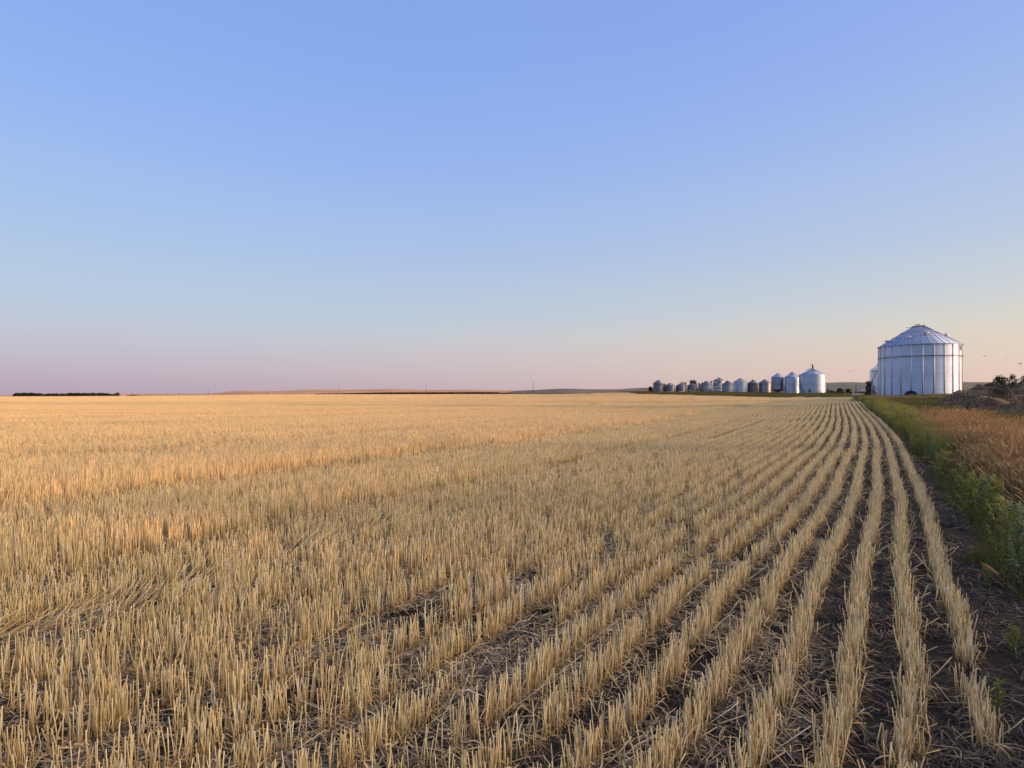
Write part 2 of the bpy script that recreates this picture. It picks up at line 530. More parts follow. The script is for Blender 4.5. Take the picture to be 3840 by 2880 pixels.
def cone_roof(mb, rad, z0, rt, z1, ribs, over=0.12, ribh=0.05, ribw=0.05):
    ro = rad + over
    zo = z0 - over * (z1 - z0) / (rad - rt)
    n = ribs * 2
    mb.lathe([(rad - .05, zo - .02), (ro, zo - .02), (ro, zo), (rt, z1)], n)
    for k in range(ribs):
        a = 2 * math.pi * (k + .5) / ribs
        d = Vector((math.cos(a), math.sin(a), 0)); s = Vector((-math.sin(a), math.cos(a), 0)); up = Vector((0, 0, 1))
        p0 = d * ro + up * zo; p1 = d * rt + up * z1
        P = []
        for p, w in ((p0, ribw), (p1, ribw * .45)):
            P += [p - s * w, p + s * w, p + s * w * .6 + up * ribh, p - s * w * .6 + up * ribh]
        mb.add(P, [(0, 4, 5, 1), (1, 5, 6, 2), (2, 6, 7, 3), (3, 7, 4, 0), (0, 1, 2, 3), (7, 6, 5, 4)])

def stair(root, rad, a0, a1, z0, z1, w, steps, mat, railmat, right=1):
    """stair winding up the outside of a bin, from angle a0 (bottom) to a1 (top)"""
    st = MB()
    pin, pout = [], []
    for i in range(steps):
        f = i / (steps - 1)
        a = a0 + (a1 - a0) * f; z = z0 + (z1 - z0) * f
        m = Matrix.Rotation(a, 3, 'Z')
        c = m @ Vector((rad + .08 + w / 2, 0, 0))
        st.box((c.x, c.y, z), (w, .26, .035), m=m)
        pin.append((math.cos(a) * (rad + .10), math.sin(a) * (rad + .10), z)); pout.append((math.cos(a) * (rad + .08 + w), math.sin(a) * (rad + .08 + w), z))
    for pl in (pin, pout):
        V = []
        for p in pl:
            V += [(p[0], p[1], p[2] - .22), (p[0], p[1], p[2] + .06)]
        k = len(pl)
        st.add(V, [(2 * i, 2 * i + 2, 2 * i + 3, 2 * i + 1) for i in range(k - 1)])
    s = st.build('staircase', mat, root)
    for pl, mt in ((pout, railmat), (pin, mat)):
        rl = MB()
        rl.tube([(p[0], p[1], p[2] + .95) for p in pl], .035, 5)
        rl.tube([(p[0], p[1], p[2] + .5) for p in pl], .025, 5)
        for p in pl[::5]:
            rl.tube([(p[0], p[1], p[2]), (p[0], p[1], p[2] + .95)], .03, 5)
        rl.build('handrail', mt, s)
    return s

def ladder(root, rad, a, z0, z1, mat):
    lb = MB()
    d = Vector((math.cos(a), math.sin(a), 0)); s = Vector((-math.sin(a), math.cos(a), 0))
    for k in (-1, 1):
        lb.tube([d * (rad + .15) + s * .2 * k + Vector((0, 0, z0)), d * (rad + .15) + s * .2 * k + Vector((0, 0, z1))], .025, 4)
    z = z0 + .2
    while z < z1:
        lb.tube([d * (rad + .15) - s * .2 + Vector((0, 0, z)), d * (rad + .15) + s * .2 + Vector((0, 0, z))], .018, 4)
        z += .3
    lb.build('ladder', mat, root)

def bin_frame(u0, u1, y):
    a0, a1 = math.atan((u0 - 1920) / F), math.atan((u1 - 1920) / F)
    ac, h = (a0 + a1) / 2, (a1 - a0) / 2
    D = y / math.cos(ac)
    return D * math.sin(ac), y, D * math.sin(h)
def zv(v, y): return EYE + (VH - v) / F * y

# --- the large bin at the end of the field
def big_bin():
    x, y, rad = bin_frame(3294, 3609, 80.0)
    zb, ze, za = 1.69, 9.22, 12.27
    zg = 0.95
    root = thing('grain_bin', 'large corrugated silver bin standing alone at the right, a black tyre leaning on it', 'grain bin', (x, y, zg), math.atan2(-y, -x), 'galvanised steel grain bins')
    o = zg
    fb = MB(); fb.lathe([(rad + .12, -.6), (rad + .12, zb - o - .02), (rad - .3, zb - o)], 72)
    fb.build('foundation', M_CONC, root)
    wb = MB(); corrugated(wb, rad, zb - o, ze - o, 0.1016, 0.013, 120, 6)
    wb.build('wall', M_GALV, root, smooth=True)
    me = None
    for k in range(24):
        a = 2 * math.pi * (k + .35) / 24
        if me is None:
            sb = MB()
            # hat section post
            sb.box((rad + .04, 0, (zb + ze) / 2 - o), (.06, .10, ze - zb - .02))
            sb.box((rad + .02, 0, (zb + ze) / 2 - o), (.03, .17, ze - zb - .06))
            ob = sb.build('stiffener', M_STIFF, root); me = ob.data
        else:
            ob = link('stiffener', me, None, root)
        ob.rotation_euler = (0, 0, a)
    wr = MB()
    m = 96
    wr.tube([(math.cos(2 * math.pi * i / m) * (rad + .13), math.sin(2 * math.pi * i / m) * (rad + .13), 7.42 - o) for i in range(m + 1)], .045, 6, False)
    wr.build('wind_ring', M_DARK, root)
    rb = MB(); cone_roof(rb, rad, ze - o + .03, .74, za - o - .05, 36, .16, .06, .05)
    roof = rb.build('roof', M_ROOF, root)
    cb = MB(); cb.lathe([(.70, za - o - .12), (.80, za - o - .12), (.80, za - o + .02), (.02, za - o + .06)], 32)
    cb.tube([(-.6, -.5, za - o + .05), (-1.6, -1.6, za - o + .02)], .03, 5)
    cb.build('roof_cap', M_DARK, root)
    def slope(f): return rad * (1 - f) + .74 * f, (ze - o) * (1 - f) + (za - o - .05) * f
    for f in (.42, .66):
        r_, z_ = slope(f)
        g = MB()
        g.tube([(math.cos(2 * math.pi * i / m) * r_, math.sin(2 * math.pi * i / m) * r_, z_ + .12) for i in range(m + 1)], .028, 5, False)
        for i in range(36):
            a = 2 * math.pi * i / 36
            g.tube([(math.cos(a) * r_, math.sin(a) * r_, z_), (math.cos(a) * r_, math.sin(a) * r_, z_ + .14)], .03, 4)
        g.build('roof_ring', M_STIFF, roof)
    for a, f in ((-.30, .30), (.32, .50), (1.35, .42), (-1.25, .22), (2.4, .4), (3.6, .4)):
        r_, z_ = slope(f)
        g = MB()
        m3 = Matrix.Rotation(a, 3, 'Z')
        g.lathe([(.16, -.1), (.16, .22), (.02, .22)], 14)
        g.lathe([(.30, .20), (.32, .26), (.2, .36), (.01, .40)], 14)
        g.lathe([(.30, .20), (.01, .22)], 14)
        ob = g.build('roof_vent', M_STIFF, root)
        ob.location = (math.cos(a) * r_, math.sin(a) * r_, z_)
        ob.rotation_euler = (0, .25, a)
    hb = MB(); hb.box((0, 0, 0), (.7, .7, .14))
    h = hb.build('roof_hatch', M_ROOF, root)
    r_, z_ = slope(.25); a = -.95
    h.location = (math.cos(a) * r_, math.sin(a) * r_, z_ + .05); h.rotation_euler = (0, .55, a)
    # the dark painted marks under the eave at the far right
    dc = MB()
    for i, (da, dz, w, hh) in enumerate(((0, 0, .05, .8), (.05, .25, .2, .08), (.05, -.1, .2, .08), (.11, .05, .06, .7), (.17, .2, .14, .3), (.17, -.22, .06, .35))):
        a = 1.20 + da * .45
        dc.box((math.cos(a) * (rad + .03), math.sin(a) * (rad + .03), 8.55 - o + dz), (.02, w, hh), rz=a)
    dc.build('painted_marks', M_LETTER, root)
    stair(root, rad, -R(80), -R(160), 1.35 - o, ze - o, .85, 40, M_WHITE, M_BLUE)
    # skirting box at the foot of the stair
    return x, y, rad, root
BX, BY, BR, BIGBIN = big_bin()

# --- the yard: a row of small bins, two medium and one large
GRP = 'galvanised steel grain bins'
def small_bin(label, u0, u1, vb, ve, va, y, mat, roofmat=None, cap='spike', legs=False, panels=(), skid=False, hatch=None, name='grain_bin', ribs=18, door=None, stairs=None, cat='grain bin', seam=True):
    x, y, rad = bin_frame(u0, u1, y)
    zb, ze, za = zv(vb, y), zv(ve, y), zv(va, y)
    zg = min(z1(x, y), zb)
    root = thing(name, label, cat, (x, y, zg), math.atan2(-y, -x), GRP)
    o = zg
    b = zb - o
    if legs:
        lb = MB(); n = 10
        hz = b
        lb.lathe([(rad + .05, hz), (rad + .05, hz - .12), (rad - .02, hz - .12)], 40)
        for k in range(n):
            a = 2 * math.pi * k / n; a2 = 2 * math.pi * (k + 1) / n
            p = Vector((math.cos(a) * rad, math.sin(a) * rad, 0)); q = Vector((math.cos(a2) * rad, math.sin(a2) * rad, 0)); up = Vector((0, 0, hz))
            lb.tube([p + up, p], .07, 5)
            lb.tube([p + up * .95, (p + q) / 2], .045, 5); lb.tube([(p + q) / 2, q + up * .95], .045, 5)
        lb.lathe([(rad + .06, .12), (rad + .06, 0)], 40)
        lb.build('leg_frame', M_BROWN, root)
        hb = MB(); hb.lathe([(rad, hz), (.25, hz - min(hz * .8, 1.5)), (.25, hz - min(hz * .8, 1.5) - .1)], 32)
        hb.build('hopper', M_OLD, root, smooth=True)
    else:
        fb = MB(); fb.lathe([(rad + .08, -.4), (rad + .08, b + .06), (rad - .1, b + .06)], 40)
        fb.build('foundation', M_WHITEPANEL if skid else M_CONC, root)
    wb = MB(); corrugated(wb, rad, b + .05 if not legs else b, ze - o, 0.12, 0.012, 56, 4)
    if seam:
        zz = b + .9
        while zz < ze - o - .3:
            wb.lathe([(rad + .012, zz), (rad + .022, zz + .015), (rad + .022, zz + .05), (rad + .012, zz + .065)], 56)
            zz += .85
    wb.build('wall', mat, root, smooth=True)
    rb = MB(); cone_roof(rb, rad, ze - o + .02, .3, za - o - .08, ribs, .1, .05, .05)
    rb.build('roof', roofmat or mat, root)
    cb = MB()
    cb.lathe([(.30, za - o - .14), (.36, za - o - .14), (.36, za - o), (.02, za - o + .06)], 16)
    if cap == 'spike': cb.tube([(0, 0, za - o), (0, 0, za - o + .4)], .04, 5)
    cb.build('roof_cap', M_DARK if cap != 'flat' else M_OLD, root)
    for (fa, z0f, fb_, z1f, mt) in panels:
        pb = MB()
        a0 = math.asin(fa); a1 = math.asin(fb_)
        pb.lathe([(rad + .02, b + z0f * (ze - zb)), (rad + .045, b + z0f * (ze - zb)), (rad + .045, b + z1f * (ze - zb)), (rad + .02, b + z1f * (ze - zb))], 16, a0, a1)
        pb.build('wall_panel', mt, root)
    if hatch is not None:
        f, a = hatch
        g = MB(); g.lathe([(.3, -.1), (.3, .15), (.02, .2)], 12)
        ob = g.build('roof_hatch', M_GALV, root)
        r_ = rad * (1 - f) + .3 * f
        ob.location = (math.cos(a) * r_, math.sin(a) * r_, (ze - o) * (1 - f) + (za - o) * f); ob.rotation_euler = (0, .4, a)
    if door is not None:
        a = door
        g = MB(); g.box((0, 0, 0), (.06, .75, 1.5)); g.box((.04, .3, .05), (.05, .05, .3))
        ob = g.build('door', M_OLD, root)
        ob.location = (math.cos(a) * (rad + .03), math.sin(a) * (rad + .03), b + 1.2); ob.rotation_euler = (0, 0, a)
    if stairs:
        stair(root, rad, stairs[0], stairs[1], b, ze - o, .8, 44, M_OLD, M_STIFF)
    return x, y, rad, root, zg
def c1(x): return 2400 + x / 4.424
def c2(x): return 2800 + x / 4.424
def cv(v): return 1340 + v / 4.424
P = M_WHITEPANEL
small_bin('tall narrow dark bin at the left end of the row, white skid along its base', c1(218), c1(382), cv(584), cv(430), cv(377), 226, M_OLD, panels=[(-.95, .0, .95, .05, P), (-.95, .2, -.55, .23, P), (.5, .2, .9, .23, P)], skid=True, cap='flat', hatch=(.2, .9))
small_bin('short dark bin with a broad white base panel, next to the tall left end bin', c1(413), c1(580), cv(590), cv(470), cv(428), 226, M_OLD, panels=[(-.8, .0, .5, .22, P)], cap='flat', hatch=(.35, .2))
small_bin('short dark bin with a white base panel, in front of a thin leafy tree', c1(595), c1(762), cv(590), cv(470), cv(430), 226, M_OLD, panels=[(-.75, .0, .6, .23, P)], cap='flat', hatch=(.3, .8))
small_bin('short dark bin with patchy white panels, under the dense dark tree', c1(785), c1(953), cv(590), cv(470), cv(428), 226, M_OLD, panels=[(-.85, .22, -.15, .43, P), (-.55, .02, .5, .2, P), (-.3, .48, .6, .6, M_RUST)], cap='flat')
small_bin('wide blue grey bin with a broad ribbed roof, left of the tall patchy bin', c1(985), c1(1207), cv(591), cv(460), cv(392), 226, M_MID, M_OLD, ribs=24, cap='flat', door=.6)
small_bin('tall patchwork bin of dark and pale sheets raised on legs', c1(1210), c1(1402), cv(566), cv(390), cv(337), 238, M_MID, M_OLD, legs=True,
          panels=[(-.85, .55, -.35, .70, M_OLD), (-.2, .78, .3, .93, M_OLD), (-.9, .40, .5, .47, P), (-.6, .25, .55, .33, M_OLD), (-.95, .13, .6, .22, P), (.0, .60, .6, .72, P), (-.9, .76, -.3, .92, P)], hatch=(.5, -.4))
small_bin('small pale bin with a dark pointed roof, right of the patchwork bin', c1(1360), c1(1539), cv(594), cv(441), cv(388), 222, M_MID, M_RUST, hatch=(.25, -.9))
small_bin('broad banded silver bin with a pale conical roof, widest of the small bins', c1(1543), c1(1783), cv(594), cv(413), cv(347), 226, M_YARD, M_MID, ribs=28, cap='flat', hatch=(.5, .3))
small_bin('dark rust stained bin with a spiked roof, just right of the banded silver bin', c1(1785), c1(1960), cv(594), cv(430), cv(374), 226, M_RUST, M_OLD)
small_bin('pale mottled bin with a striped spiked roof, left of the brown leg frame', c1(1966), c1(2170), cv(594), cv(426), cv(367), 226, M_MID, M_OLD, ribs=22)
small_bin('tall silver bin raised on a zigzag brown leg frame', c2(406), c2(620), cv(531), cv(331), cv(266), 220, M_MID, M_ROOF, legs=True, ribs=26, hatch=(.12, -1.2), panels=[(-.62, .0, -.57, .88, M_OLD), (.52, .0, .58, .88, M_OLD)])
small_bin('medium smooth silver bin standing close behind the largest yard bin', c2(626), c2(880), cv(597), cv(334), cv(244), 216, M_YARD, M_ROOF, ribs=30, cap='flat', hatch=(.35, -.8))
xx, yy, rr_, rt_, zg_ = small_bin('largest yard bin, with a winding stair and a dark roof spout', c2(871), c2(1312), cv(599), cv(291), cv(186), 206, M_YARD, M_ROOF, ribs=40, cap='flat', hatch=(.22, .3),
          stairs=(-R(40), -R(104)), door=-.2)
sp = MB()
zt_ = zv(cv(186), 206) - zg_
sp.tube([(0, 0, zt_ - .3), (0, 0, zt_ + 1.5)], .2, 8)
sp.tube([(0, 0, zt_ + 1.5), (0, .0, zt_ + 1.7)], .24, 8)
sp.tube([(0, .1, zt_ + 1.4), (0, .65, zt_ + .1)], .12, 6)
sp.tube([(0, -.7, zt_ + .15), (0, -2.0, zt_ - .75)], .1, 6)
sp.build('roof_spout', M_DARK, rt_)

# --- white hopper bin behind the large bin
def white_bin():
    y = 150.0
    x, y, rad = bin_frame(3264.5, 3317, y)
    ze, za = zv(1387, y), zv(1371, y)
    zg = z1(x, y)
    root = thing('hopper_bin', 'white smooth walled hopper bin half hidden behind the large silver bin', 'grain bin', (x, y, zg), math.atan2(-y, -x), None)
    hz = 2.6
    wb = MB(); wb.lathe([(rad, hz), (rad, ze - zg)], 48); wb.build('wall', M_WHITE, root, smooth=True)
    rb = MB(); rb.lathe([(rad + .03, ze - zg - .02), (rad + .03, ze - zg), (.35, za - zg)], 48); rb.build('roof', M_WHITE, root, smooth=True)
    cb = MB(); cb.lathe([(.35, za - zg - .02), (.38, za - zg + .1), (.02, za - zg + .2)], 16); cb.tube([(0, 0, za - zg), (0, 0, za - zg + .6)], .08, 5); cb.build('roof_cap', M_DARK, root)
    hb = MB(); hb.lathe([(rad, hz), (.3, .7), (.3, .5)], 40); hb.build('hopper', M_WHITE, root, smooth=True)
    for k in range(6):
        a = 2 * math.pi * (k + .5) / 6
        lb = MB(); lb.tube([(math.cos(a) * rad, math.sin(a) * rad, hz + .6), (math.cos(a) * rad, math.sin(a) * rad, -.2)], .07, 6)
        lb.build('leg', M_WHITE, root)
    ladder(root, rad, -R(84), .6, ze - zg, M_DARK)
    cu = bpy.data.curves.new('lettering', 'FONT')
    cu.body = 'MERIDIAN'; cu.size = .62; cu.align_x = 'CENTER'; cu.extrude = .0
    tmp = bpy.data.objects.new('lettering', cu)
    COL.objects.link(tmp)
    dg = bpy.context.evaluated_depsgraph_get()
    me = bpy.data.meshes.new_from_object(tmp.evaluated_get(dg))
    bpy.data.objects.remove(tmp)
    for vtx in me.vertices:
        a = vtx.co.x * .93 / rad - .05
        zz = vtx.co.y
        vtx.co = ((rad + .012) * math.cos(a), (rad + .012) * math.sin(a), ze - zg - .72 + zz)
    me.update()
    link('lettering', me, M_LETTER, root)
white_bin()

# --- tractor tyre leaning on the large bin
def tyre():
    u, y = 3410, 75.6
    x = (u - 1920) / F * y
    d = Vector((BX - x, BY - y, 0)); 
    dist = d.length; d.normalize()
    p = Vector((BX, BY, 0)) - d * (BR + .48)
    t = MB()
    ro, ri, w = .78, .46, .21
    prof = [(ri, -w * .7), (ri + .1, -w), (ro - .08, -w), (ro, -w * .75), (ro, w * .75), (ro - .08, w), (ri + .1, w), (ri, w * .7), (ri + .04, 0), (ri, -w * .7)]
    t.lathe(prof, 40)
    for k in range(24):
        a = 2 * math.pi * k / 24
        for s in (-1, 1):
            aa = a + (.06 if s > 0 else 0.19)
            t.box((math.cos(aa) * (ro + .015), math.sin(aa) * (ro + .015), s * w * .42), (.06, .09, w * .7), rz=aa)
    m = NT('tyre_rubber', .85, 0, .3); m.color(m.ramp(m.noise(9, 4, m.objpos()), [(.3, (.012, .012, .013)), (.7, (.032, .031, .030))]))
    o = t.build('tyre', m.m)
    zg = .80
    tilt = R(12)
    o.rotation_euler = (Matrix.Rotation(math.atan2(d.y, d.x), 4, 'Z') @ Matrix.Rotation(R(90) + tilt, 4, 'Y')).to_euler()
    o.location = (p.x, p.y, zg + ro * math.cos(tilt) - .05)
    tag(o, 'black tractor tyre leaning against the foot of the large silver bin', 'tyre')
tyre()

# --- gravel yard and track
def road():
    us = np.linspace(3130, 3420, 60); ys = np.linspace(122, 215, 40)
    U, Y = np.meshgrid(us, ys)
    lo = 3168 + (Y - 122) * -.02
    X = (U - 1920) / F * Y
    Z = zt(X, Y) + .03
    mid = (3160 + 6 * np.sin(Y * .1))
    V = np.stack([X, Y, Z], -1)
    n, m = U.shape
    idx = np.arange(n * m).reshape(n, m)
    keep = (U[:-1, :-1] > mid[:-1, :-1])
    Q = np.stack([idx[:-1, :-1], idx[:-1, 1:], idx[1:, 1:], idx[1:, :-1]], -1)[keep]
    t = NT('gravel', .95, 0, .15)
    t.color(t.ramp(t.noise(1.4, 6, t.pos()), [(.3, (.14, .13, .13)), (.7, (.24, .22, .21))]))
    tag(link('road', mesh_np('road', V, Q.reshape(-1, 4), smooth=True), t.m), kind='structure')
    # the farm lane beyond the middle of the field
    us = np.array([1700, 1830, 1900, 1960, 2040, 2140, 2300]); ys = np.array([640, 650, 655, 650, 640, 660, 700.])
    xs_ = (us - 1920) / F * ys
    L_, R_ = [], []
    for xx, yy in zip(xs_, ys):
        L_.append((xx, yy - 4, z1(xx, yy) + .25)); R_.append((xx, yy + 5, z1(xx, yy) + .3))
    V = L_ + R_
    k = len(L_)
    Q = [(i, i + 1, k + i + 1, k + i) for i in range(k - 1)]
    t2 = NT('lane_gravel', .95, 0, .15).color((.30, .24, .20))
    tag(link('road', mesh_np('lane', V, Q, smooth=True), t2.m), kind='structure')
road()

# --- power poles, posts
M_POLE = NT('pole_wood', .9).color((.065, .052, .045)).m
def pole(u, vt, vb, y, label, arm=True, wood=M_POLE, name='utility_pole', cat='utility pole', r=.16, group='utility poles along the far road'):
    x = (u - 1920) / F * y
    zb = min(zv(vb, y), z1(x, y)) - .3
    ztp = zv(vt, y)
    root = thing(name, label, cat, (x, y, zb), 0, group)
    s = MB(); s.tube([(0, 0, 0), (0, 0, ztp - zb)], [r * 1.15, r * .8], 7); s.build('shaft', wood, root)
    if arm:
        b = MB(); b.box((0, 0, ztp - zb - .45), (2.2, .14, .16), rz=.5)
        for k in (-.9, 0, .9):
            b.tube([(math.cos(.5) * k, math.sin(.5) * k, ztp - zb - .38), (math.cos(.5) * k, math.sin(.5) * k, ztp - zb - .15)], .06, 5)
        b.build('crossarm', wood, root)
pole(1999, 1435, 1475, 500, 'tallest looking utility pole, in the gap between the dark hedge and the bins', r=.2)
pole(1598, 1446, 1472, 720, 'utility pole behind the dark hedge at the middle of the horizon', r=.22)
pole(1271, 1455, 1479, 800, 'utility pole at the left tip of the dark hedge', r=.22)
pole(1002, 1461, 1479, 850, 'utility pole standing before the hollow between two reddish hills', r=.22)
pole(781, 1462, 1482, 880, 'utility pole left of where the reddish hills start to rise', r=.22)
pole(672, 1469, 1484, 960, 'shorter utility pole between the farmhouse and the reddish hills', r=.2)
pole(630, 1469, 1485, 960, 'faint utility pole nearest right of the lone small shrubs', r=.2)
pole(499, 1463, 1486, 880, 'utility pole just right of the small farmhouse', r=.22)
M_PALEPOLE = NT('pale_pole', .9).color((.30, .24, .20)).m
pole(361, 1472, 1487, 690, 'pale pole in front of the right part of the tree belt', False, M_PALEPOLE, r=.14)
pole(245, 1474, 1487, 690, 'pale pole in front of the gap in the tree belt', False, M_PALEPOLE, r=.13)
pole(225, 1476, 1487, 690, 'short pale pole left of the gap pole in the tree belt', False, M_PALEPOLE, r=.12)
pole(3210, 1441.5, 1477, 190, 'dark pole beside the gravel yard, left of the large bin', False, r=.13, group=None)
M_POSTW = NT('weathered_post', .9).color((.16, .13, .11)).m
pole(3170, 1476, 1489, 131, 'grey fence post at the grass corner beside the gravel yard', False, M_POSTW, 'fence_post', 'post', .07, None)
pole(3073, 1467, 1487, 176, 'thin marker post in the grass before the largest yard bin', False, M_POSTW, 'marker_post', 'post', .06, None)
M_YEL = NT('yellow_sign', .6).color((.6, .42, .10)).m
def road_sign():
    y = 640; u = 1472; x = (u - 1920) / F * y
    zb = z1(x, y)
    root = thing('road_sign', 'small pale yellow sign above the left part of the dark hedge', 'sign', (x, y, zb))
    s = MB(); s.tube([(0, 0, 0), (0, 0, zv(1471, y) - zb)], .06, 5); s.build('post', M_POSTW, root)
    s = MB(); s.box((0, -.08, zv(1472.5, y) - zb), (.9, .04, .9)); s.build('sign_board', M_YEL, root)
road_sign()

# --- pickup parked behind the grass
def truck():
    y = 205.0; u = 3239; x = (u - 1920) / F * y
    zg = z1(x, y) + .25
    root = thing('parked_truck', 'white truck parked in the grass beyond the gravel yard', 'truck', (x, y, zg), R(-35))
    w = NT('white_paint', .35, .1, .5).color((.7, .7, .7)).m
    g = NT('dark_glass', .15, 0, .5).color((.02, .022, .025)).m
    b = MB()
    b.add([(-.9, -2.6, .5), (.9, -2.6, .5), (.9, 2.6, .5), (-.9, 2.6, .5), (-.95, -2.65, 1.05), (.95, -2.65, 1.05), (.95, 2.6, 1.0), (-.95, 2.6, 1.0)],
          [(3, 2, 1, 0), (4, 5, 6, 7), (0, 1, 5, 4), (1, 2, 6, 5), (2, 3, 7, 6), (3, 0, 4, 7)])
    b.add([(-.85, -.6, 1.03), (.85, -.6, 1.03), (.85, 1.4, 1.03), (-.85, 1.4, 1.03), (-.72, -.4, 1.75), (.72, -.4, 1.75), (.72, .7, 1.75), (-.72, .7, 1.75)],
          [(4, 5, 6, 7), (0, 1, 5, 4), (1, 2, 6, 5), (2, 3, 7, 6), (3, 0, 4, 7)])
    b.build('body', w, root)
    for a in ((0, -.53, 1.4, 1.2, .03, .45), (0, 1.07, 1.42, 1.2, .03, .45)):
        q = MB(); q.box((a[0], a[1], a[2]), (a[3], a[4], a[5])); q.build('window', g, root)
    for sx in (-.85, .85):
        for sy in (-1.6, 1.6):
            q = MB(); q.lathe([(.38, -.12), (.38, .12), (.15, .13), (.15, -.13), (.38, -.12)], 16)
            o = q.build('wheel', M_DARK, root); o.location = (sx, sy, .38); o.rotation_euler = (0, R(90), 0)
truck()

# --- small farmhouse far left
def farmhouse():
    y = 720.0; u = 460; x = (u - 1920) / F * y
    zg = z1(x, y) - .2
    root = thing('farmhouse', 'tiny white farmhouse with a pinkish gable at the right end of the tree belt', 'house', (x, y, zg), .5)
    w = NT('house_wall', .8).color((.36, .27, .24)).m
    b = MB(); b.add([(-3, -2.4, 0), (3, -2.4, 0), (3, 2.4, 0), (-3, 2.4, 0), (-3, -2.4, 2.2), (3, -2.4, 2.2), (3, 2.4, 2.2), (-3, 2.4, 2.2), (-3, 0, 4.3), (3, 0, 4.3)],
                    [(0, 1, 5, 4), (2, 3, 7, 6)], [])
    b.q += [(1, 2, 6, 5), (3, 0, 4, 7)]; b.t += [(5, 6, 9), (7, 4, 8)]
    b.build('wall', w, root)
    r = MB(); r.add([(-3.3, -2.8, 1.95), (3.3, -2.8, 1.95), (3.3, 0, 4.45), (-3.3, 0, 4.45), (3.3, 2.8, 1.95), (-3.3, 2.8, 1.95)], [(0, 1, 2, 3), (3, 2, 4, 5)])
    r.build('roof', NT('house_roof', .8).color((.35, .30, .30)).m, root)
farmhouse()

# ---------------------------------------------------------------- plant building blocks (numpy)
def prisms(B, T, r0, r1, sides=3, lean=None, t_attr=None, rnd=None, cap=True):
    """stalks: from base points B to tips T; lean bends the middle"""
    B = np.asarray(B, float); T = np.asarray(T, float)
    n = len(B)
    d = T - B
    d /= np.linalg.norm(d, axis=1, keepdims=True)
    ref = np.where(np.abs(d[:, 2:3]) > .9, np.array([[1., 0, 0]]), np.array([[0, 0, 1.]]))
    u = np.cross(d, ref); u /= np.linalg.norm(u, axis=1, keepdims=True)
    w = np.cross(d, u)
    ph = rng.uniform(0, 6.28, n)
    rings = [(B, r0, 0.0), (T, r1, 1.0)]
    if lean is not None:
        rings.insert(1, ((B + T) / 2 + lean, (np.asarray(r0) + np.asarray(r1)) / 2, .5))
    vs = []; ts = []
    for P, r, tt in rings:
        r = np.broadcast_to(np.asarray(r, float), (n,))
        for k in range(sides):
            a = ph + 2 * math.pi * k / sides
            vs.append(P + (u * np.cos(a)[:, None] + w * np.sin(a)[:, None]) * r[:, None]); ts.append(np.full(n, tt))
    m = len(vs)
    V = np.stack(vs, 1).reshape(-1, 3)
    tt = np.stack(ts, 1).reshape(-1)
    base = (np.arange(n) * m)[:, None]
    Q = []
    for g in range(len(rings) - 1):
        for k in range(sides):
            k2 = (k + 1) % sides
            Q.append(np.concatenate([base + g * sides + k, base + g * sides + k2, base + (g + 1) * sides + k2, base + (g + 1) * sides + k], 1))
    Q = np.concatenate(Q)
    top = (len(rings) - 1) * sides
    if cap and sides == 3:
        Tr = np.concatenate([base + top, base + top + 1, base + top + 2], 1)
    elif cap and sides == 4:
        Q = np.concatenate([Q, np.concatenate([base + top + k for k in range(4)], 1)])
        Tr = np.zeros((0, 3), int)
    else:
        Tr = np.zeros((0, 3), int)
    rr = np.repeat(rng.uniform(0, 1, n) if rnd is None else rnd, m)
    return V, Q, Tr, tt, rr

def strips(P, width, side=None, rnd=None, tip=0.15):
    """flat curved blades: P is (n, k, 3), width (n,)"""
    n, k, _ = P.shape
    d = P[:, -1] - P[:, 0]
    if side is None:
        side = np.stack([rng.normal(size=n), rng.normal(size=n), rng.normal(size=n) * .4], -1)
    s = np.cross(d, side); s /= np.maximum(np.linalg.norm(s, axis=1, keepdims=True), 1e-6)
    width = np.broadcast_to(np.asarray(width, float), (n,))
    f = np.linspace(0, 1, k)
    taper = np.where(f < .5, 1.0, 1 - (f - .5) * 2 * (1 - tip))
    off = s[:, None, :] * (width[:, None] * taper[None, :])[..., None] * .5
    V = np.stack([P - off, P + off], 2).reshape(-1, 3)
    base = (np.arange(n) * k * 2)[:, None]
    Q = []
    for i in range(k - 1):
        Q.append(np.concatenate([base + 2 * i, base + 2 * i + 1, base + 2 * i + 3, base + 2 * i + 2], 1))
    tt = np.tile(np.repeat(f, 2), n)
    rr = np.repeat(rng.uniform(0, 1, n) if rnd is None else rnd, 2 * k)
    return V, np.concatenate(Q), np.zeros((0, 3), int), tt, rr

def merge(*parts):
    """parts: (V,Q,T,t,r,kindvalue)"""
    Vs, Qs, Ts, tt, rr, kk = [], [], [], [], [], []
    b = 0
    for (V, Q, T, t, r), k in parts:
        Vs.append(V); Qs.append(Q + b); Ts.append(T + b); tt.append(t); rr.append(r); kk.append(np.full(len(V), k))
        b += len(V)
    return np.concatenate(Vs), np.concatenate(Qs), np.concatenate(Ts), {'t': np.concatenate(tt), 'rnd': np.concatenate(rr), 'sort': np.concatenate(kk)}

def mesh_parts(name, mat, *parts):
    V, Q, T, at = merge(*parts)
    me = mesh_np(name, V, Q, T, at)
    me.materials.append(mat)
    return me

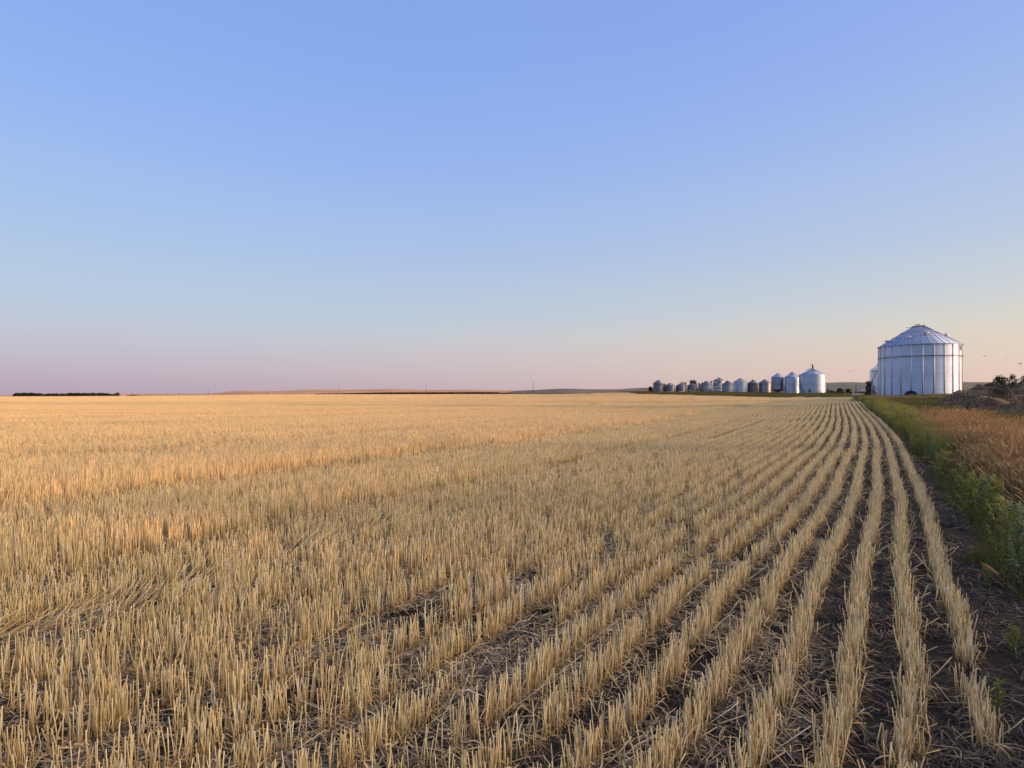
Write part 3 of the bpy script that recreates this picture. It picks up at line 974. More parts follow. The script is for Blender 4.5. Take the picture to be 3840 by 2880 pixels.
def scatter(name, meshes, pts, rot, scl, pick, label=None, kind='stuff'):
    """one object: geometry nodes place the given clump meshes on points"""
    col = bpy.data.collections.new(name + '_clumps')
    for i, me in enumerate(meshes):
        col.objects.link(bpy.data.objects.new('%s_clump_%02d' % (name, i), me))
    me = bpy.data.meshes.new(name + '_points')
    n = len(pts)
    me.vertices.add(n)
    me.vertices.foreach_set('co', np.asarray(pts, np.float32).ravel())
    for nm, a in (('rot', rot), ('scl', scl)):
        at = me.attributes.new(nm, 'FLOAT_VECTOR', 'POINT')
        at.data.foreach_set('vector', np.asarray(a, np.float32).ravel())
    at = me.attributes.new('pick', 'INT', 'POINT')
    at.data.foreach_set('value', np.asarray(pick, np.int32))
    o = bpy.data.objects.new(name, me)
    COL.objects.link(o)
    ng = bpy.data.node_groups.new(name + '_scatter', 'GeometryNodeTree')
    ng.interface.new_socket('Geometry', in_out='INPUT', socket_type='NodeSocketGeometry')
    ng.interface.new_socket('Geometry', in_out='OUTPUT', socket_type='NodeSocketGeometry')
    N = ng.nodes.new; L = ng.links.new
    gi = N('NodeGroupInput'); go = N('NodeGroupOutput')
    ci = N('GeometryNodeCollectionInfo')
    ci.inputs['Collection'].default_value = col
    ci.inputs['Separate Children'].default_value = True
    ci.inputs['Reset Children'].default_value = True
    ip = N('GeometryNodeInstanceOnPoints')
    ip.inputs['Pick Instance'].default_value = True
    def na(nm, t):
        a = N('GeometryNodeInputNamedAttribute'); a.data_type = t; a.inputs['Name'].default_value = nm
        return a.outputs['Attribute']
    er = N('FunctionNodeEulerToRotation')
    L(na('rot', 'FLOAT_VECTOR'), er.inputs[0])
    L(gi.outputs[0], ip.inputs['Points'])
    L(ci.outputs[0], ip.inputs['Instance'])
    L(na('pick', 'INT'), ip.inputs['Instance Index'])
    L(er.outputs[0], ip.inputs['Rotation'])
    L(na('scl', 'FLOAT_VECTOR'), ip.inputs['Scale'])
    L(ip.outputs[0], go.inputs[0])
    md = o.modifiers.new('scatter', 'NODES')
    md.node_group = ng
    return tag(o, label, None, None, kind)

# ---------------------------------------------------------------- trees, hedges, shrubs
def leaf_mat(name, c0, c1, c2):
    t = NT(name, rough=0.7, spec=0.25)
    c = t.ramp(t.attr('rnd').outputs['Fac'], [(0.0, c0), (0.5, c1), (1.0, c2)])
    t.color(c)
    return t.transl(c, 0.25).m
M_LEAF = leaf_mat('leaf_green', (.036, .052, .024), (.062, .082, .032), (.10, .115, .042))
M_LEAFD = leaf_mat('leaf_dark', (.022, .030, .020), (.034, .045, .026), (.055, .065, .034))
M_LEAFG = leaf_mat('leaf_grey', (.060, .075, .065), (.085, .10, .085), (.12, .135, .11))
M_BARK = NT('bark', .9).color((.06, .045, .035)).m

def crown_mesh(name, blobs, n, size, mat, flat=1.0):
    """blobs: (x,y,z,r, weight)"""
    bl = np.array(blobs, float)
    w = bl[:, 3] ** 2; w /= w.sum()
    which = rng.choice(len(bl), n, p=w)
    d = rng.normal(size=(n, 3)); d /= np.linalg.norm(d, axis=1, keepdims=True)
    rad = bl[which, 3] * rng.uniform(.35, 1.0, n) ** .5
    bumpy = 1 + .22 * np.sin(d[:, 0] * 5 + which) * np.sin(d[:, 1] * 6 + 1.7 * which) + .15 * np.sin(d[:, 2] * 9 + which)
    C = bl[which, :3] + d * (rad * bumpy)[:, None] * np.array([1, 1, flat])
    a = rng.normal(size=(n, 3)); a /= np.linalg.norm(a, axis=1, keepdims=True)
    b = np.cross(a, rng.normal(size=(n, 3))); b /= np.linalg.norm(b, axis=1, keepdims=True)
    s = size * rng.uniform(.5, 1.3, n)
    V = np.stack([C - a * s[:, None], C - b * (s * .45)[:, None], C + a * s[:, None], C + b * (s * .45)[:, None]], 1).reshape(-1, 3)
    Q = np.arange(4 * n).reshape(-1, 4)
    clump = (np.sin(C[:, 0] * 2.1 + which) * np.sin(C[:, 1] * 1.9) * np.sin(C[:, 2] * 2.3 + which * .7) * .5 + .5)
    rr = np.clip(clump * .6 + rng.uniform(0, .4, n), 0, 1)
    me = mesh_np(name, V, Q, attrs={'rnd': np.repeat(rr, 4)})
    me.materials.append(mat)
    return me

def tree(name, label, cat, u, v_top, y, width_px, mat=M_LEAF, n=1500, size=.28, nb=9, stem=True, v_base=None, group=None, flat=1.0, gaps=1.0, low=0.1):
    x = (u - 1920) / F * y
    zb = z1(x, y) if v_base is None else zv(v_base, y)
    H = zv(v_top, y) - zb
    W = width_px / F * y
    root = thing(name, label, cat, (x, y, zb), 0, group)
    blobs = []
    for i in range(nb):
        f = (i + .5) / nb
        zz = H * (low + (1 - low) * (.15 + .75 * f))
        rr = min(W * .28, H * .3) * (1.1 - .45 * f) * random.uniform(.7, 1.15) * gaps
        a = i * 2.4
        q = (W / 2 - rr * .8) * random.uniform(.5, 1.0) * (1.05 - .5 * f)
        blobs.append((math.cos(a) * q, math.sin(a) * q, min(zz, H - rr * .85), rr, 1))
    blobs.append((random.uniform(-.1, .1) * W, 0, H - min(W * .2, H * .2), min(W * .22, H * .22), 1))
    link('crown', crown_mesh(name + '_crown', blobs, n, size, mat, flat), None, root)
    if stem:
        t = MB()
        t.tube([(0, 0, -.2), (.05, .02, H * .3), (.0, .05, H * .62)], [max(.06, H * .025), max(.05, H * .018), max(.03, H * .009)], 6)
        for b in blobs[::1]:
            z0 = min(H * .45, b[2] * .5)
            t.tube([(0, 0, z0), (b[0] * .5, b[1] * .5, (z0 + b[2]) * .52), (b[0], b[1], b[2])], [max(.03, H * .012), max(.02, H * .008), .012], 4)
        t.build('trunk', M_BARK, root)
    return root
TG = 'trees behind the row of bins'
tree('bush', 'dark low bush at the left foot of the tall end bin', 'bush', 2440, 1450, 232, 24, M_LEAFD, 500, .3, 6, False)
tree('tree', 'dark narrow tree squeezed between the tall end bin and a short bin', 'tree', 2492, 1440, 240, 15, M_LEAFD, 500, .3, 6, group=TG)
tree('tree', 'thin airy tree above the short bin with a white base panel', 'tree', 2563, 1431, 250, 38, M_LEAFG, 520, .26, 10, group=TG, gaps=.7, low=.3)
tree('tree', 'dense dark green tree, tallest behind the row of bins', 'tree', 2599, 1425, 245, 38, M_LEAF, 1700, .3, 10, group=TG)
tree('tree', 'dark slender tree between the patchy paneled bin and the wide ribbed bin', 'tree', 2622, 1437, 245, 12, M_LEAFD, 500, .28, 6, group=TG)
tree('tree', 'treetop showing over the left shoulder of the wide ribbed bin', 'tree', 2632, 1434, 250, 10, M_LEAFD, 300, .28, 5, group=TG)
tree('tree', 'treetop showing between the wide ribbed bin and the patchwork bin on legs', 'tree', 2666, 1429, 250, 13, M_LEAFD, 400, .28, 6, group=TG)
tree('bush', 'rounded green bush left of the dark pole by the gravel yard', 'bush', 3151, 1456, 185, 31, M_LEAF, 900, .26, 8, False)
tree('bush', 'rounded green bush nearest the dark pole by the gravel yard', 'bush', 3181, 1458, 188, 30, M_LEAF, 800, .26, 8, False)
tree('bush', 'low spreading green bush at the edge of the grass by the gravel yard', 'bush', 3140, 1470, 165, 56, M_LEAF, 900, .2, 10, False, flat=.7)
tree('bush', 'brownish scrub between the largest yard bin and the green bushes', 'bush', 3118, 1464, 195, 34, leaf_mat('leaf_brown', (.06, .05, .03), (.09, .075, .04), (.13, .10, .05)), 500, .24, 7, False, flat=.7)
tree('dead_shrub', 'bare grey shrub against the right side of the largest yard bin', 'shrub', 3103, 1457, 200, 11, leaf_mat('leaf_bare', (.035, .03, .03), (.06, .05, .05), (.10, .09, .09)), 160, .22, 6)
tree('tree', 'dark leafy tree behind the white stair of the large bin', 'tree', 3262, 1427, 135, 42, M_LEAFD, 1500, .2, 10, low=.0)
tree('bush', 'dark bush at the foot of the white stair', 'bush', 3258, 1468, 112, 40, M_LEAFD, 600, .15, 8, False, flat=.7)
tree('tree', 'dark tree with two rounded tops behind the straw heap', 'tree', 3750, 1408, 130, 62, M_LEAF, 5200, .15, 12, group=None, low=.0, gaps=.88)
tree('tree', 'sparse open tree between the two rounded tops and the grey green tree', 'tree', 3798, 1404, 132, 46, M_LEAF, 2200, .14, 13, low=.0, gaps=.68)
tree('tree', 'grey green tree cut by the right edge of the picture', 'tree', 3862, 1402, 128, 100, M_LEAFG, 7000, .15, 13, low=.0)
tree('tree', 'single round tree just left of the small farmhouse', 'tree', 441, 1473, 735, 26, M_LEAFD, 500, .8, 8, v_base=1487)

def leaf_bank(name, pts, n, size, mat, label):
    """far-off mass of foliage: pts = (u, v_top, v_base, y)"""
    P = np.array(pts, float)
    uu = rng.uniform(P[0, 0], P[-1, 0], n)
    vt = np.interp(uu, P[:, 0], P[:, 1]); vb = np.interp(uu, P[:, 0], P[:, 2]); yy = np.interp(uu, P[:, 0], P[:, 3])
    f = rng.uniform(0, 1, n) ** .8
    lump = .80 + .20 * np.abs(np.sin(uu * .23) * np.sin(uu * .11 + 1.0)) ** .5
    y = yy + rng.uniform(-6, 8, n)
    x = (uu - 1920) / F * y
    z = zv(vb, y) + (vb - vt) / F * y * f * lump
    C = np.stack([x, y, z], -1)
    a = rng.normal(size=(n, 3)); a /= np.linalg.norm(a, axis=1, keepdims=True)
    b = np.cross(a, rng.normal(size=(n, 3))); b /= np.linalg.norm(b, axis=1, keepdims=True)
    s = size * rng.uniform(.6, 1.3, n)
    V = np.stack([C - a * s[:, None], C - b * (s * .6)[:, None], C + a * s[:, None], C + b * (s * .6)[:, None]], 1).reshape(-1, 3)
    me = mesh_np(name, V, np.arange(4 * n).reshape(-1, 4), attrs={'rnd': np.repeat(rng.uniform(0, 1, n), 4)})
    me.materials.append(mat)
    o = link(name, me)
    return tag(o, label, None, None, 'stuff')
leaf_bank('tree_belt', [(50, 1478, 1488, 730), (62, 1473.5, 1488, 730), (120, 1473, 1488, 730), (158, 1476, 1488, 730), (165, 1479, 1488, 740), (185, 1476, 1488, 740), (240, 1476.5, 1488, 740),
                        (262, 1473.5, 1488, 740), (330, 1474, 1488, 735), (395, 1473.5, 1488, 735), (412, 1477, 1488, 735), (450, 1480, 1488, 735)], 16000, 1.0, M_LEAFD, 'dark belt of trees on the far left horizon')
leaf_bank('shrub_line', [(468, 1484, 1488, 740), (500, 1480, 1488, 740), (525, 1484, 1488, 740), (580, 1484.5, 1487, 740)], 900, .7, M_LEAFD, 'low dark shrubs right of the small farmhouse')
leaf_bank('hedge', [(1180, 1477.5, 1481, 660), (1300, 1475, 1481, 640), (1450, 1472, 1481, 630), (1800, 1470.5, 1480.5, 625), (1860, 1471, 1480.5, 620), (1900, 1474.5, 1480, 615), (1935, 1477, 1480, 600)], 30000, .75, M_LEAFD,
          'dark hedge band along the middle of the horizon')
leaf_bank('hedge', [(1930, 1474.5, 1480, 590), (2000, 1475, 1480, 590), (2150, 1474, 1481, 470), (2300, 1475, 1481, 340), (2400, 1472.5, 1481, 250), (2445, 1468, 1480, 236)], 6000, .42, M_LEAFD,
          'thin uneven line of scrub running from the lane to the left end of the bins')

# ---------------------------------------------------------------- straw heaps on the right
def heap_mat():
    t = NT('weathered_straw', .95, 0, .15)
    c = t.ramp(t.attr('rnd').outputs['Fac'], [(0, (.075, .052, .040)), (.35, (.15, .10, .07)), (.7, (.29, .20, .125)), (1, (.55, .38, .215))])
    p = t.pos()
    patch = t.ramp(t.noise(.55, 4, p), [(.40, (0, 0, 0)), (.62, (1, 1, 1))])
    c = t.mix(t.math('MULTIPLY', patch, .7), c, t.ramp(t.attr('rnd').outputs['Fac'], [(0, (.24, .20, .12)), (.6, (.42, .34, .20)), (1, (.58, .38, .21))]))
    return t.color(c).m
M_HEAP = heap_mat()
def heap(label, u0, u1, v_top, y, depth, seed, n=6000):
    n = int(n * 2.2)
    uc = (u0 + u1) / 2
    x = (uc - 1920) / F * y
    zb = z1(x, y) - .25
    H = (zv(v_top, y) - zb) * 1.0
    W = (u1 - u0) / F * y / 2
    root = thing('straw_heap', label, 'straw heap', (x, y, zb), 0.0, 'weathered straw heaps')
    r_ = np.random.default_rng(seed)
    ph = r_.uniform(0, 6.28, 6)
    def surf(a, q):
        """a: angle, q: 0 centre .. 1 rim"""
        lob = 1 + .13 * np.sin(2 * a + ph[0]) + .09 * np.sin(3 * a + ph[1]) + .05 * np.sin(5 * a + ph[2])
        X = np.cos(a) * q * W * lob; Y = np.sin(a) * q * depth * lob
        Z = H * (np.clip(1 - q ** 2.4, 0, 1)) ** .75
        Z = Z * (1 + .06 * np.sin(X / W * 5 + ph[3]) * np.sin(Y / depth * 4 + ph[4])) + .04 * H * np.sin(X / W * 11 + ph[5]) * np.sin(Y / depth * 9)
        return np.stack([X, Y, Z], -1)
    A, Qq = np.meshgrid(np.linspace(0, 2 * math.pi, 72, endpoint=False), np.linspace(0.0, 1, 28))
    Vs = surf(A, Qq)
    n_, m_ = A.shape
    idx = np.arange(n_ * m_).reshape(n_, m_); i2 = np.roll(idx, -1, 1)
    Qf = np.stack([idx[:-1], i2[:-1], i2[1:], idx[1:]], -1).reshape(-1, 4)[:, ::-1]
    cl = np.clip(.35 + .25 * np.sin(Vs[..., 0] * 4 + ph[0]) * np.sin(Vs[..., 2] * 6 + ph[1]) + r_.uniform(-.25, .25, A.shape), 0, 1)
    link('heap_body', mesh_np('heap', Vs, Qf, attrs={'rnd': cl.ravel()}, smooth=True), M_HEAP, root)
    # loose strands lying over it
    a = r_.uniform(0, 2 * math.pi, n); q = r_.uniform(0, 1, n) ** .55
    flow = 1.3 * np.sin(a * 2 + ph[2]) + .6
    K = 5
    P = np.zeros((n, K, 3))
    ln = r_.uniform(.15, .6, n)
    for k in range(K):
        f = k / (K - 1)
        aa = a + flow * .25 * f * ln / max(W, .5) * 3
        qq = np.clip(q + f * ln / max(W, .6) * .55 * (1 + .3 * np.sin(flow)), 0, 1.02)
        P[:, k] = surf(aa, qq)
        P[:, k, 2] += .015 + .09 * math.sin(math.pi * f) * r_.uniform(0, 1, n) + .05 * f * (r_.uniform(0, 1, n) < .3)
    patch = np.clip(.4 + .35 * np.sin(P[:, 0, 0] * 3 + ph[3]) * np.sin(P[:, 0, 2] * 5 + ph[4]) + r_.normal(0, .2, n), 0, 1)
    mesh = mesh_parts('heap_strands', M_HEAP, (strips(P, r_.uniform(.012, .034, n), rnd=patch), 0))
    o = link('loose_straw', mesh, None, root)
    return root
heap('broad dark straw heap nearest the orange grass', 3590, 3785, 1498, 30, 2.2, 11, 9000)
heap('low pale tan straw heap joining the large bin\'s corner and the dark heap', 3575, 3790, 1459, 37, 3.0, 12, 9000)
heap('rounded straw heap below the dark tree with two tops', 3690, 3772, 1442.5, 45, 2.0, 13, 5000)
heap('long flat topped straw heap under the grey green tree', 3755, 4010, 1444, 47, 2.6, 14, 8000)
heap('dark straw heap leaning out of the right edge of the picture', 3770, 4000, 1484, 36, 2.5, 15, 6000)
heap('small dark straw heap in the hollow at the right', 3768, 3830, 1516, 28, 1.0, 16, 3000)
heap('thin low brown straw heap peeping over the pale one', 3645, 3720, 1448.5, 50, 1.6, 17, 2500)

# ---------------------------------------------------------------- stubble
def straw_mat():
    t = NT('straw', .6, 0, .3)
    rnd = t.attr('rnd').outputs['Fac']; tt = t.attr('t').outputs['Fac']; so = t.attr('sort').outputs['Fac']
    c = t.ramp(rnd, [(0, (.46, .32, .14)), (.3, (.70, .52, .235)), (.75, (.84, .65, .315)), (.93, (.87, .735, .44)), (1, (.60, .56, .48))])
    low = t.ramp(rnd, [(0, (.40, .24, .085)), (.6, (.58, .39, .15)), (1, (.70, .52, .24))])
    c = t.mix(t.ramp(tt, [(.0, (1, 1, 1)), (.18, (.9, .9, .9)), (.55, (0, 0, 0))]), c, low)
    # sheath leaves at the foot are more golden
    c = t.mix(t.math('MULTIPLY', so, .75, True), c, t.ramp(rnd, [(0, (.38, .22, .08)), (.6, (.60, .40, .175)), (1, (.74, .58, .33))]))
    p = t.pos()
    # greener, less ripe streaks lying along the rows
    mp = t.n('ShaderNodeMapping'); mp.vector_type = 'POINT'
    mp.inputs['Rotation'].default_value = (0, 0, -R(55))
    mp.inputs['Scale'].default_value = (.018, .14, .0)
    t.l(p, mp.inputs['Vector'])
    g = t.ramp(t.noise(1.3, 5, mp.outputs[0], .6), [(.50, (0, 0, 0)), (.68, (1, 1, 1))])
    c = t.mix(t.math('MULTIPLY', g, .55), c, (.46, .38, .21))
    # a damp swale where the straw stayed greener crosses the field
    dp = t.n('ShaderNodeVectorMath', operation='DOT_PRODUCT'); dp.inputs[1].default_value = (.373, .928, 0)
    t.l(p, dp.inputs[0])
    ds = t.math('ABSOLUTE', t.math('SUBTRACT', dp.outputs['Value'], t.math('ADD', 60.0, t.math('MULTIPLY', t.noise(.03, 3, p), 6.0))))
    sw = t.math('MULTIPLY', t.ramp(t.math('MULTIPLY', ds, .1), [(.25, (1, 1, 1)), (.75, (0, 0, 0))]), t.ramp(t.noise(.05, 4, p), [(.3, (.25, .25, .25)), (.6, (1, 1, 1))]))
    c = t.mix(t.math('MULTIPLY', sw, .7), c, (.36, .38, .23))
    c = t.mix(t.ramp(t.noise(.35, 4, p), [(.45, (0, 0, 0)), (.7, (.35, .35, .35))]), c, (.70, .50, .27))
    t.color(c)
    return t.transl(c, .12).m
M_STRAW = straw_mat()
HREF = .205
def clump(L, n, rad, sig, hj, lean, leaves, sides=3, tilt=(0, 0), bend=.008, leafw=.006, gold=1.0):
    x = rng.uniform(-L / 2, L / 2, n)
    nc = max(2, int(L / .045))
    cx = rng.uniform(-L / 2, L / 2, nc)
    pull = rng.uniform(0, 1, n) < .65
    x = np.where(pull, cx[rng.integers(0, nc, n)] + rng.normal(0, .011, n), x)
    B = np.stack([x, rng.normal(0, sig, n), np.full(n, -.01)], -1)
    h = HREF * np.clip(1 + rng.normal(0, hj, n), .35, 1.45)
    T = B + np.stack([rng.normal(0, lean, n) * h + tilt[0] * h, rng.normal(0, lean, n) * h + B[:, 1] * .35 + tilt[1] * h, h], -1)
    brk = rng.uniform(size=n) < .045
    dr = rng.normal(0, 1, (n, 2)); dr /= np.linalg.norm(dr, axis=1, keepdims=True)
    T[brk, :2] += dr[brk] * (h[brk] * rng.uniform(.5, 1.1, brk.sum()))[:, None]
    T[brk, 2] *= rng.uniform(.25, .8, brk.sum())
    ln = rng.normal(0, bend, (n, 3)); ln[:, 2] = 0
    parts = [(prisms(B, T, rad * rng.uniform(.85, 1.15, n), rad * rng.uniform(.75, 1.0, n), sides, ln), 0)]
    if leaves:
        a = rng.uniform(0, 6.28, leaves)
        st = np.stack([rng.uniform(-L / 2, L / 2, leaves), rng.normal(0, sig, leaves), rng.uniform(.01, .09, leaves)], -1)
        ln_ = rng.uniform(.05, .13, leaves)
        P = np.zeros((leaves, 5, 3))
        for k in range(5):
            f = k / 4
            P[:, k, 0] = st[:, 0] + np.cos(a) * ln_ * f * .75
            P[:, k, 1] = st[:, 1] + np.sin(a) * ln_ * f
            P[:, k, 2] = np.maximum(st[:, 2] + ln_ * (1.3 * f - 2.2 * f * f) * rng.uniform(.2, 1, leaves), .004)
        parts.append((strips(P, rng.uniform(.5, 1.1, leaves) * leafw), 1))
    return parts
def cmesh(nm, *a, **k):
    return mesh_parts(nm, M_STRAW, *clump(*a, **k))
stub = []
def addv(k, fn):
    i = len(stub)
    for j in range(k): stub.append(fn(j))
    return (i, k)
V_DENSE = addv(9, lambda j: cmesh('tuft', .32, 66, .0031, .023, .19, .05, 52))
V_THIN = addv(7, lambda j: cmesh('tuft', .32, 18, .0030, .026, .16, .07, 50))
V_LOOSE = addv(9, lambda j: cmesh('tuft', .32, 60, .0029, .05, .25, .11, 76))
V_FLAT = addv(5, lambda j: cmesh('tuft', .32, 40, .0030, .07, .4, .45, 44, tilt=(.75, -.1)))
V_MID = addv(8, lambda j: cmesh('tuft', .62, 92, .0042, .025, .15, .035, 34, leafw=.008))
V_MIDL = addv(8, lambda j: cmesh('tuft', .62, 88, .0042, .052, .22, .08, 50, leafw=.009))
V_FAR = addv(6, lambda j: cmesh('tuft', 2.1, 74, .0075, .02, .16, .03, 12, bend=.0, leafw=.015))
def patch(n, size, rad):
    B = np.stack([rng.uniform(-size / 2, size / 2, n), rng.uniform(-size / 2, size / 2, n), np.full(n, -.05)], -1)
    h = HREF * np.clip(1 + rng.normal(0, .2, n), .4, 1.5)
    T = B + np.stack([rng.normal(0, .02, n), rng.normal(0, .02, n), h], -1)
    return mesh_parts('tuft', M_STRAW, (prisms(B, T, rad, rad * .8, 3), 0))
V_PATCH = addv(6, lambda j: patch(520, 6.6, .02))
V_PATCHF = addv(5, lambda j: patch(700, 16.5, .045))

def height_of(Dp):
    """cut height against distance left of the edge row; each swath of the combine stands differently"""
    d = np.array([-1, 0, 1, 3, 5.0, 6.3, 6.7, 8.5, 9.9, 10.5, 12, 15, 16.6, 17.2, 20.4, 21, 24, 27, 31, 31.6, 36, 41.5, 42, 60, 2000])
    h = np.array([.16, .17, .18, .195, .19, .175, .27, .22, .18, .345, .31, .25, .20, .275, .225, .285, .26, .22, .22, .285, .23, .22, .285, .24, .24])
    return np.interp(Dp, d, h)

def vnoise(x, y, s, seed):
    """cheap smooth value noise"""
    x = x / s; y = y / s
    xi = np.floor(x).astype(np.int64); yi = np.floor(y).astype(np.int64)
    fx = x - xi; fy = y - yi
    fx = fx * fx * (3 - 2 * fx); fy = fy * fy * (3 - 2 * fy)
    def hsh(a, b):
        v = np.sin(a * 127.1 + b * 311.7 + seed * 74.7) * 43758.5453
        return v - np.floor(v)
    return (hsh(xi, yi) * (1 - fx) + hsh(xi + 1, yi) * fx) * (1 - fy) + (hsh(xi, yi + 1) * (1 - fx) + hsh(xi + 1, yi + 1) * fx) * fy

def field_stubble():
    pts, rot, scl, pick = [], [], [], []
    def put(x, y, ang, sz, sx, pk):
        pts.append(np.stack([x, y, zt(x, y)], -1)); rot.append(np.stack([np.zeros_like(x), np.zeros_like(x), ang], -1))
        scl.append(np.stack([sx, sx, sz], -1)); pick.append(pk)
    def choose(v, n): return v[0] + rng.integers(0, v[1], n)
    for (ya, yb, L, cls) in ((-1.5, 13.0, .30, 0), (13.0, 44.0, .60, 1), (44.0, 150.0, 2.0, 2)):
        ys = np.arange(ya, yb, L * .82)
        kmax = int((xe(yb) + 1.12 * yb + 4) / DX) + 2
        K = np.arange(0, kmax)
        Y, KK = np.meshgrid(ys, K)
        Y = Y + rng.uniform(0, L * .8, (kmax, 1)) * np.ones_like(Y)
        Y = Y.ravel(); KK = KK.ravel()
        Dp = KK * ROW
        jit = .012 + .022 * np.clip(KK / 40, 0, 1)
        X = xe(Y) - KK * DX + rng.normal(0, 1, len(Y)) * jit + .05 * np.sin(Y * .9 + KK * .15) * np.clip(KK / 20, 0, 1)
        keep = (np.abs(X) < 1.10 * np.maximum(Y, 0) + 2.6) & (Y < field_far(1920 + F * X / np.maximum(Y, .1)))
        keep &= (np.hypot(X, Y) > .75)
        # gaps in the drill rows
        nz = vnoise(Y * 1.0, KK * 3.1, .55, 3)
        gapw = np.interp(KK, [0, 2.5, 5, 9, 25, 60], [-.2, -.1, .07, .15, .07, .04]) * (1.0 if cls == 0 else .35)
        gapw = np.where(Y > 6, gapw * .5, gapw)
        if cls < 2: keep &= ~(nz < gapw)
        # the edge row runs out near the camera
        keep &= ~((KK == 0) & (Y < 3.1)) | ((KK == 0) & ((np.abs(Y - 2.43) < .11) | (np.abs(Y - 2.82) < .11)))
        X, Y, KK, Dp, nz = X[keep], Y[keep], KK[keep], Dp[keep], nz[keep]
        n = len(X)
        ang = np.arctan2(1.0, xs(Y)) + rng.normal(0, .04, n) + np.where(rng.uniform(size=n) < .5, math.pi, 0)
        h = height_of(Dp) * (1 + .10 * (vnoise(X, Y, 2.2, 5) - .5)) * (1 + rng.normal(0, .05, n))
        if cls == 0:
            loose = rng.uniform(size=n) < np.interp(KK, [0, 8, 18, 28, 45], [0, .04, .25, .6, .92])
            pk = np.where(loose, choose(V_LOOSE, n), choose(V_DENSE, n))
            thin = (rng.uniform(size=n) < np.interp(KK, [0, 2, 8, 16, 30], [.0, .02, .16, .10, .06])) | ((nz < gapw[keep] + .10) & (KK > 3))
            pk = np.where(thin, choose(V_THIN, n), pk)
            track = (((np.abs(Dp - 5.2 + .25 * np.sin(Y * .7)) < .22) & (vnoise(X, Y, .8, 9) > .52)) | ((np.abs(Dp - 8.3) < .2) & (vnoise(X, Y, .8, 8) > .55))) & (rng.uniform(size=n) < .75)
            pk = np.where(track, choose(V_FLAT, n), pk)
            ang = np.where(track, np.arctan2(1.0, xs(Y)) + rng.normal(0, .45, n), ang)
            h = np.where(track, h * .75, h)
        elif cls == 1:
            loose = rng.uniform(size=n) < np.interp(KK, [0, 12, 30, 45, 70], [0, .05, .3, .6, .95])
            pk = np.where(loose, choose(V_MIDL, n), choose(V_MID, n))
            track = (np.abs(Dp - 5.2) < .2) & (vnoise(X, Y, 1.5, 9) > .45)
            h = np.where(track, h * .7, h)
        else:
            pk = choose(V_FAR, n)
        put(X, Y, ang, h / HREF, np.ones(n), pk)
    # beyond: patches
    for (ya, yb, s, v) in ((148.0, 300.0, 6.0, V_PATCH), (298.0, 625.0, 15.0, V_PATCHF)):
        gx = np.arange(-yb * 1.08, yb * .75, s); gy = np.arange(ya, yb, s)
        X, Y = [a.ravel() for a in np.meshgrid(gx, gy)]
        X = X + rng.uniform(-.3, .3, len(X)) * s; Y = Y + rng.uniform(-.3, .3, len(X)) * s
        keep = (np.abs(X) < 1.08 * Y) & (X < xe(Y)) & (Y < field_far(1920 + F * X / Y))
        X, Y = X[keep], Y[keep]; n = len(X)
        h = height_of((xe(Y) - X) * .82) * (1 + .25 * (vnoise(X, Y, 30, 5) - .5))
        put(X, Y, rng.uniform(0, 6.28, n), h / HREF, np.ones(n), v[0] + rng.integers(0, v[1], n))
    scatter('stubble', stub, np.concatenate(pts), np.concatenate(rot), np.concatenate(scl), np.concatenate(pick),
            'cut golden straw stubble standing in curving drill rows over the whole field')
    print('stubble clumps', sum(len(p) for p in pts))
field_stubble()

# ---- chopped straw lying between the rows
def litter_mat():
    t = NT('litter', .8, 0, .2)
    rnd = t.attr('rnd').outputs['Fac']
    t.color(t.ramp(rnd, [(0, (.035, .030, .029)), (.28, (.08, .066, .058)), (.50, (.19, .15, .10)), (.70, (.38, .29, .165)), (.9, (.58, .45, .26)), (1, (.70, .60, .42))]))
    return t.m
M_LITTER = litter_mat()
def litter_tile(size, n, lmin, lmax, w, dark):
    a = rng.uniform(0, math.pi, n); ln = rng.uniform(lmin, lmax, n)
    c = rng.uniform(-size / 2, size / 2, (n, 2))
    P = np.zeros((n, 3, 3))
    cur = rng.normal(0, .18, n)
    for k, f in enumerate((-.5, 0, .5)):
        P[:, k, 0] = c[:, 0] + np.cos(a) * ln * f - np.sin(a) * cur * ln * (.25 - f * f)
        P[:, k, 1] = c[:, 1] + np.sin(a) * ln * f + np.cos(a) * cur * ln * (.25 - f * f)
        P[:, k, 2] = rng.uniform(.003, .035, n) + np.abs(rng.normal(0, .008, n)) + np.where(k == 1, .008, 0)
    side = np.stack([np.zeros(n), np.zeros(n), np.ones(n)], -1) + rng.normal(0, .35, (n, 3))
    return mesh_parts('litter', M_LITTER, (strips(P, rng.uniform(.6, 1.4, n) * w, side, rnd=np.clip(rng.beta(1.3, dark, n), 0, 1), tip=.7), 0))
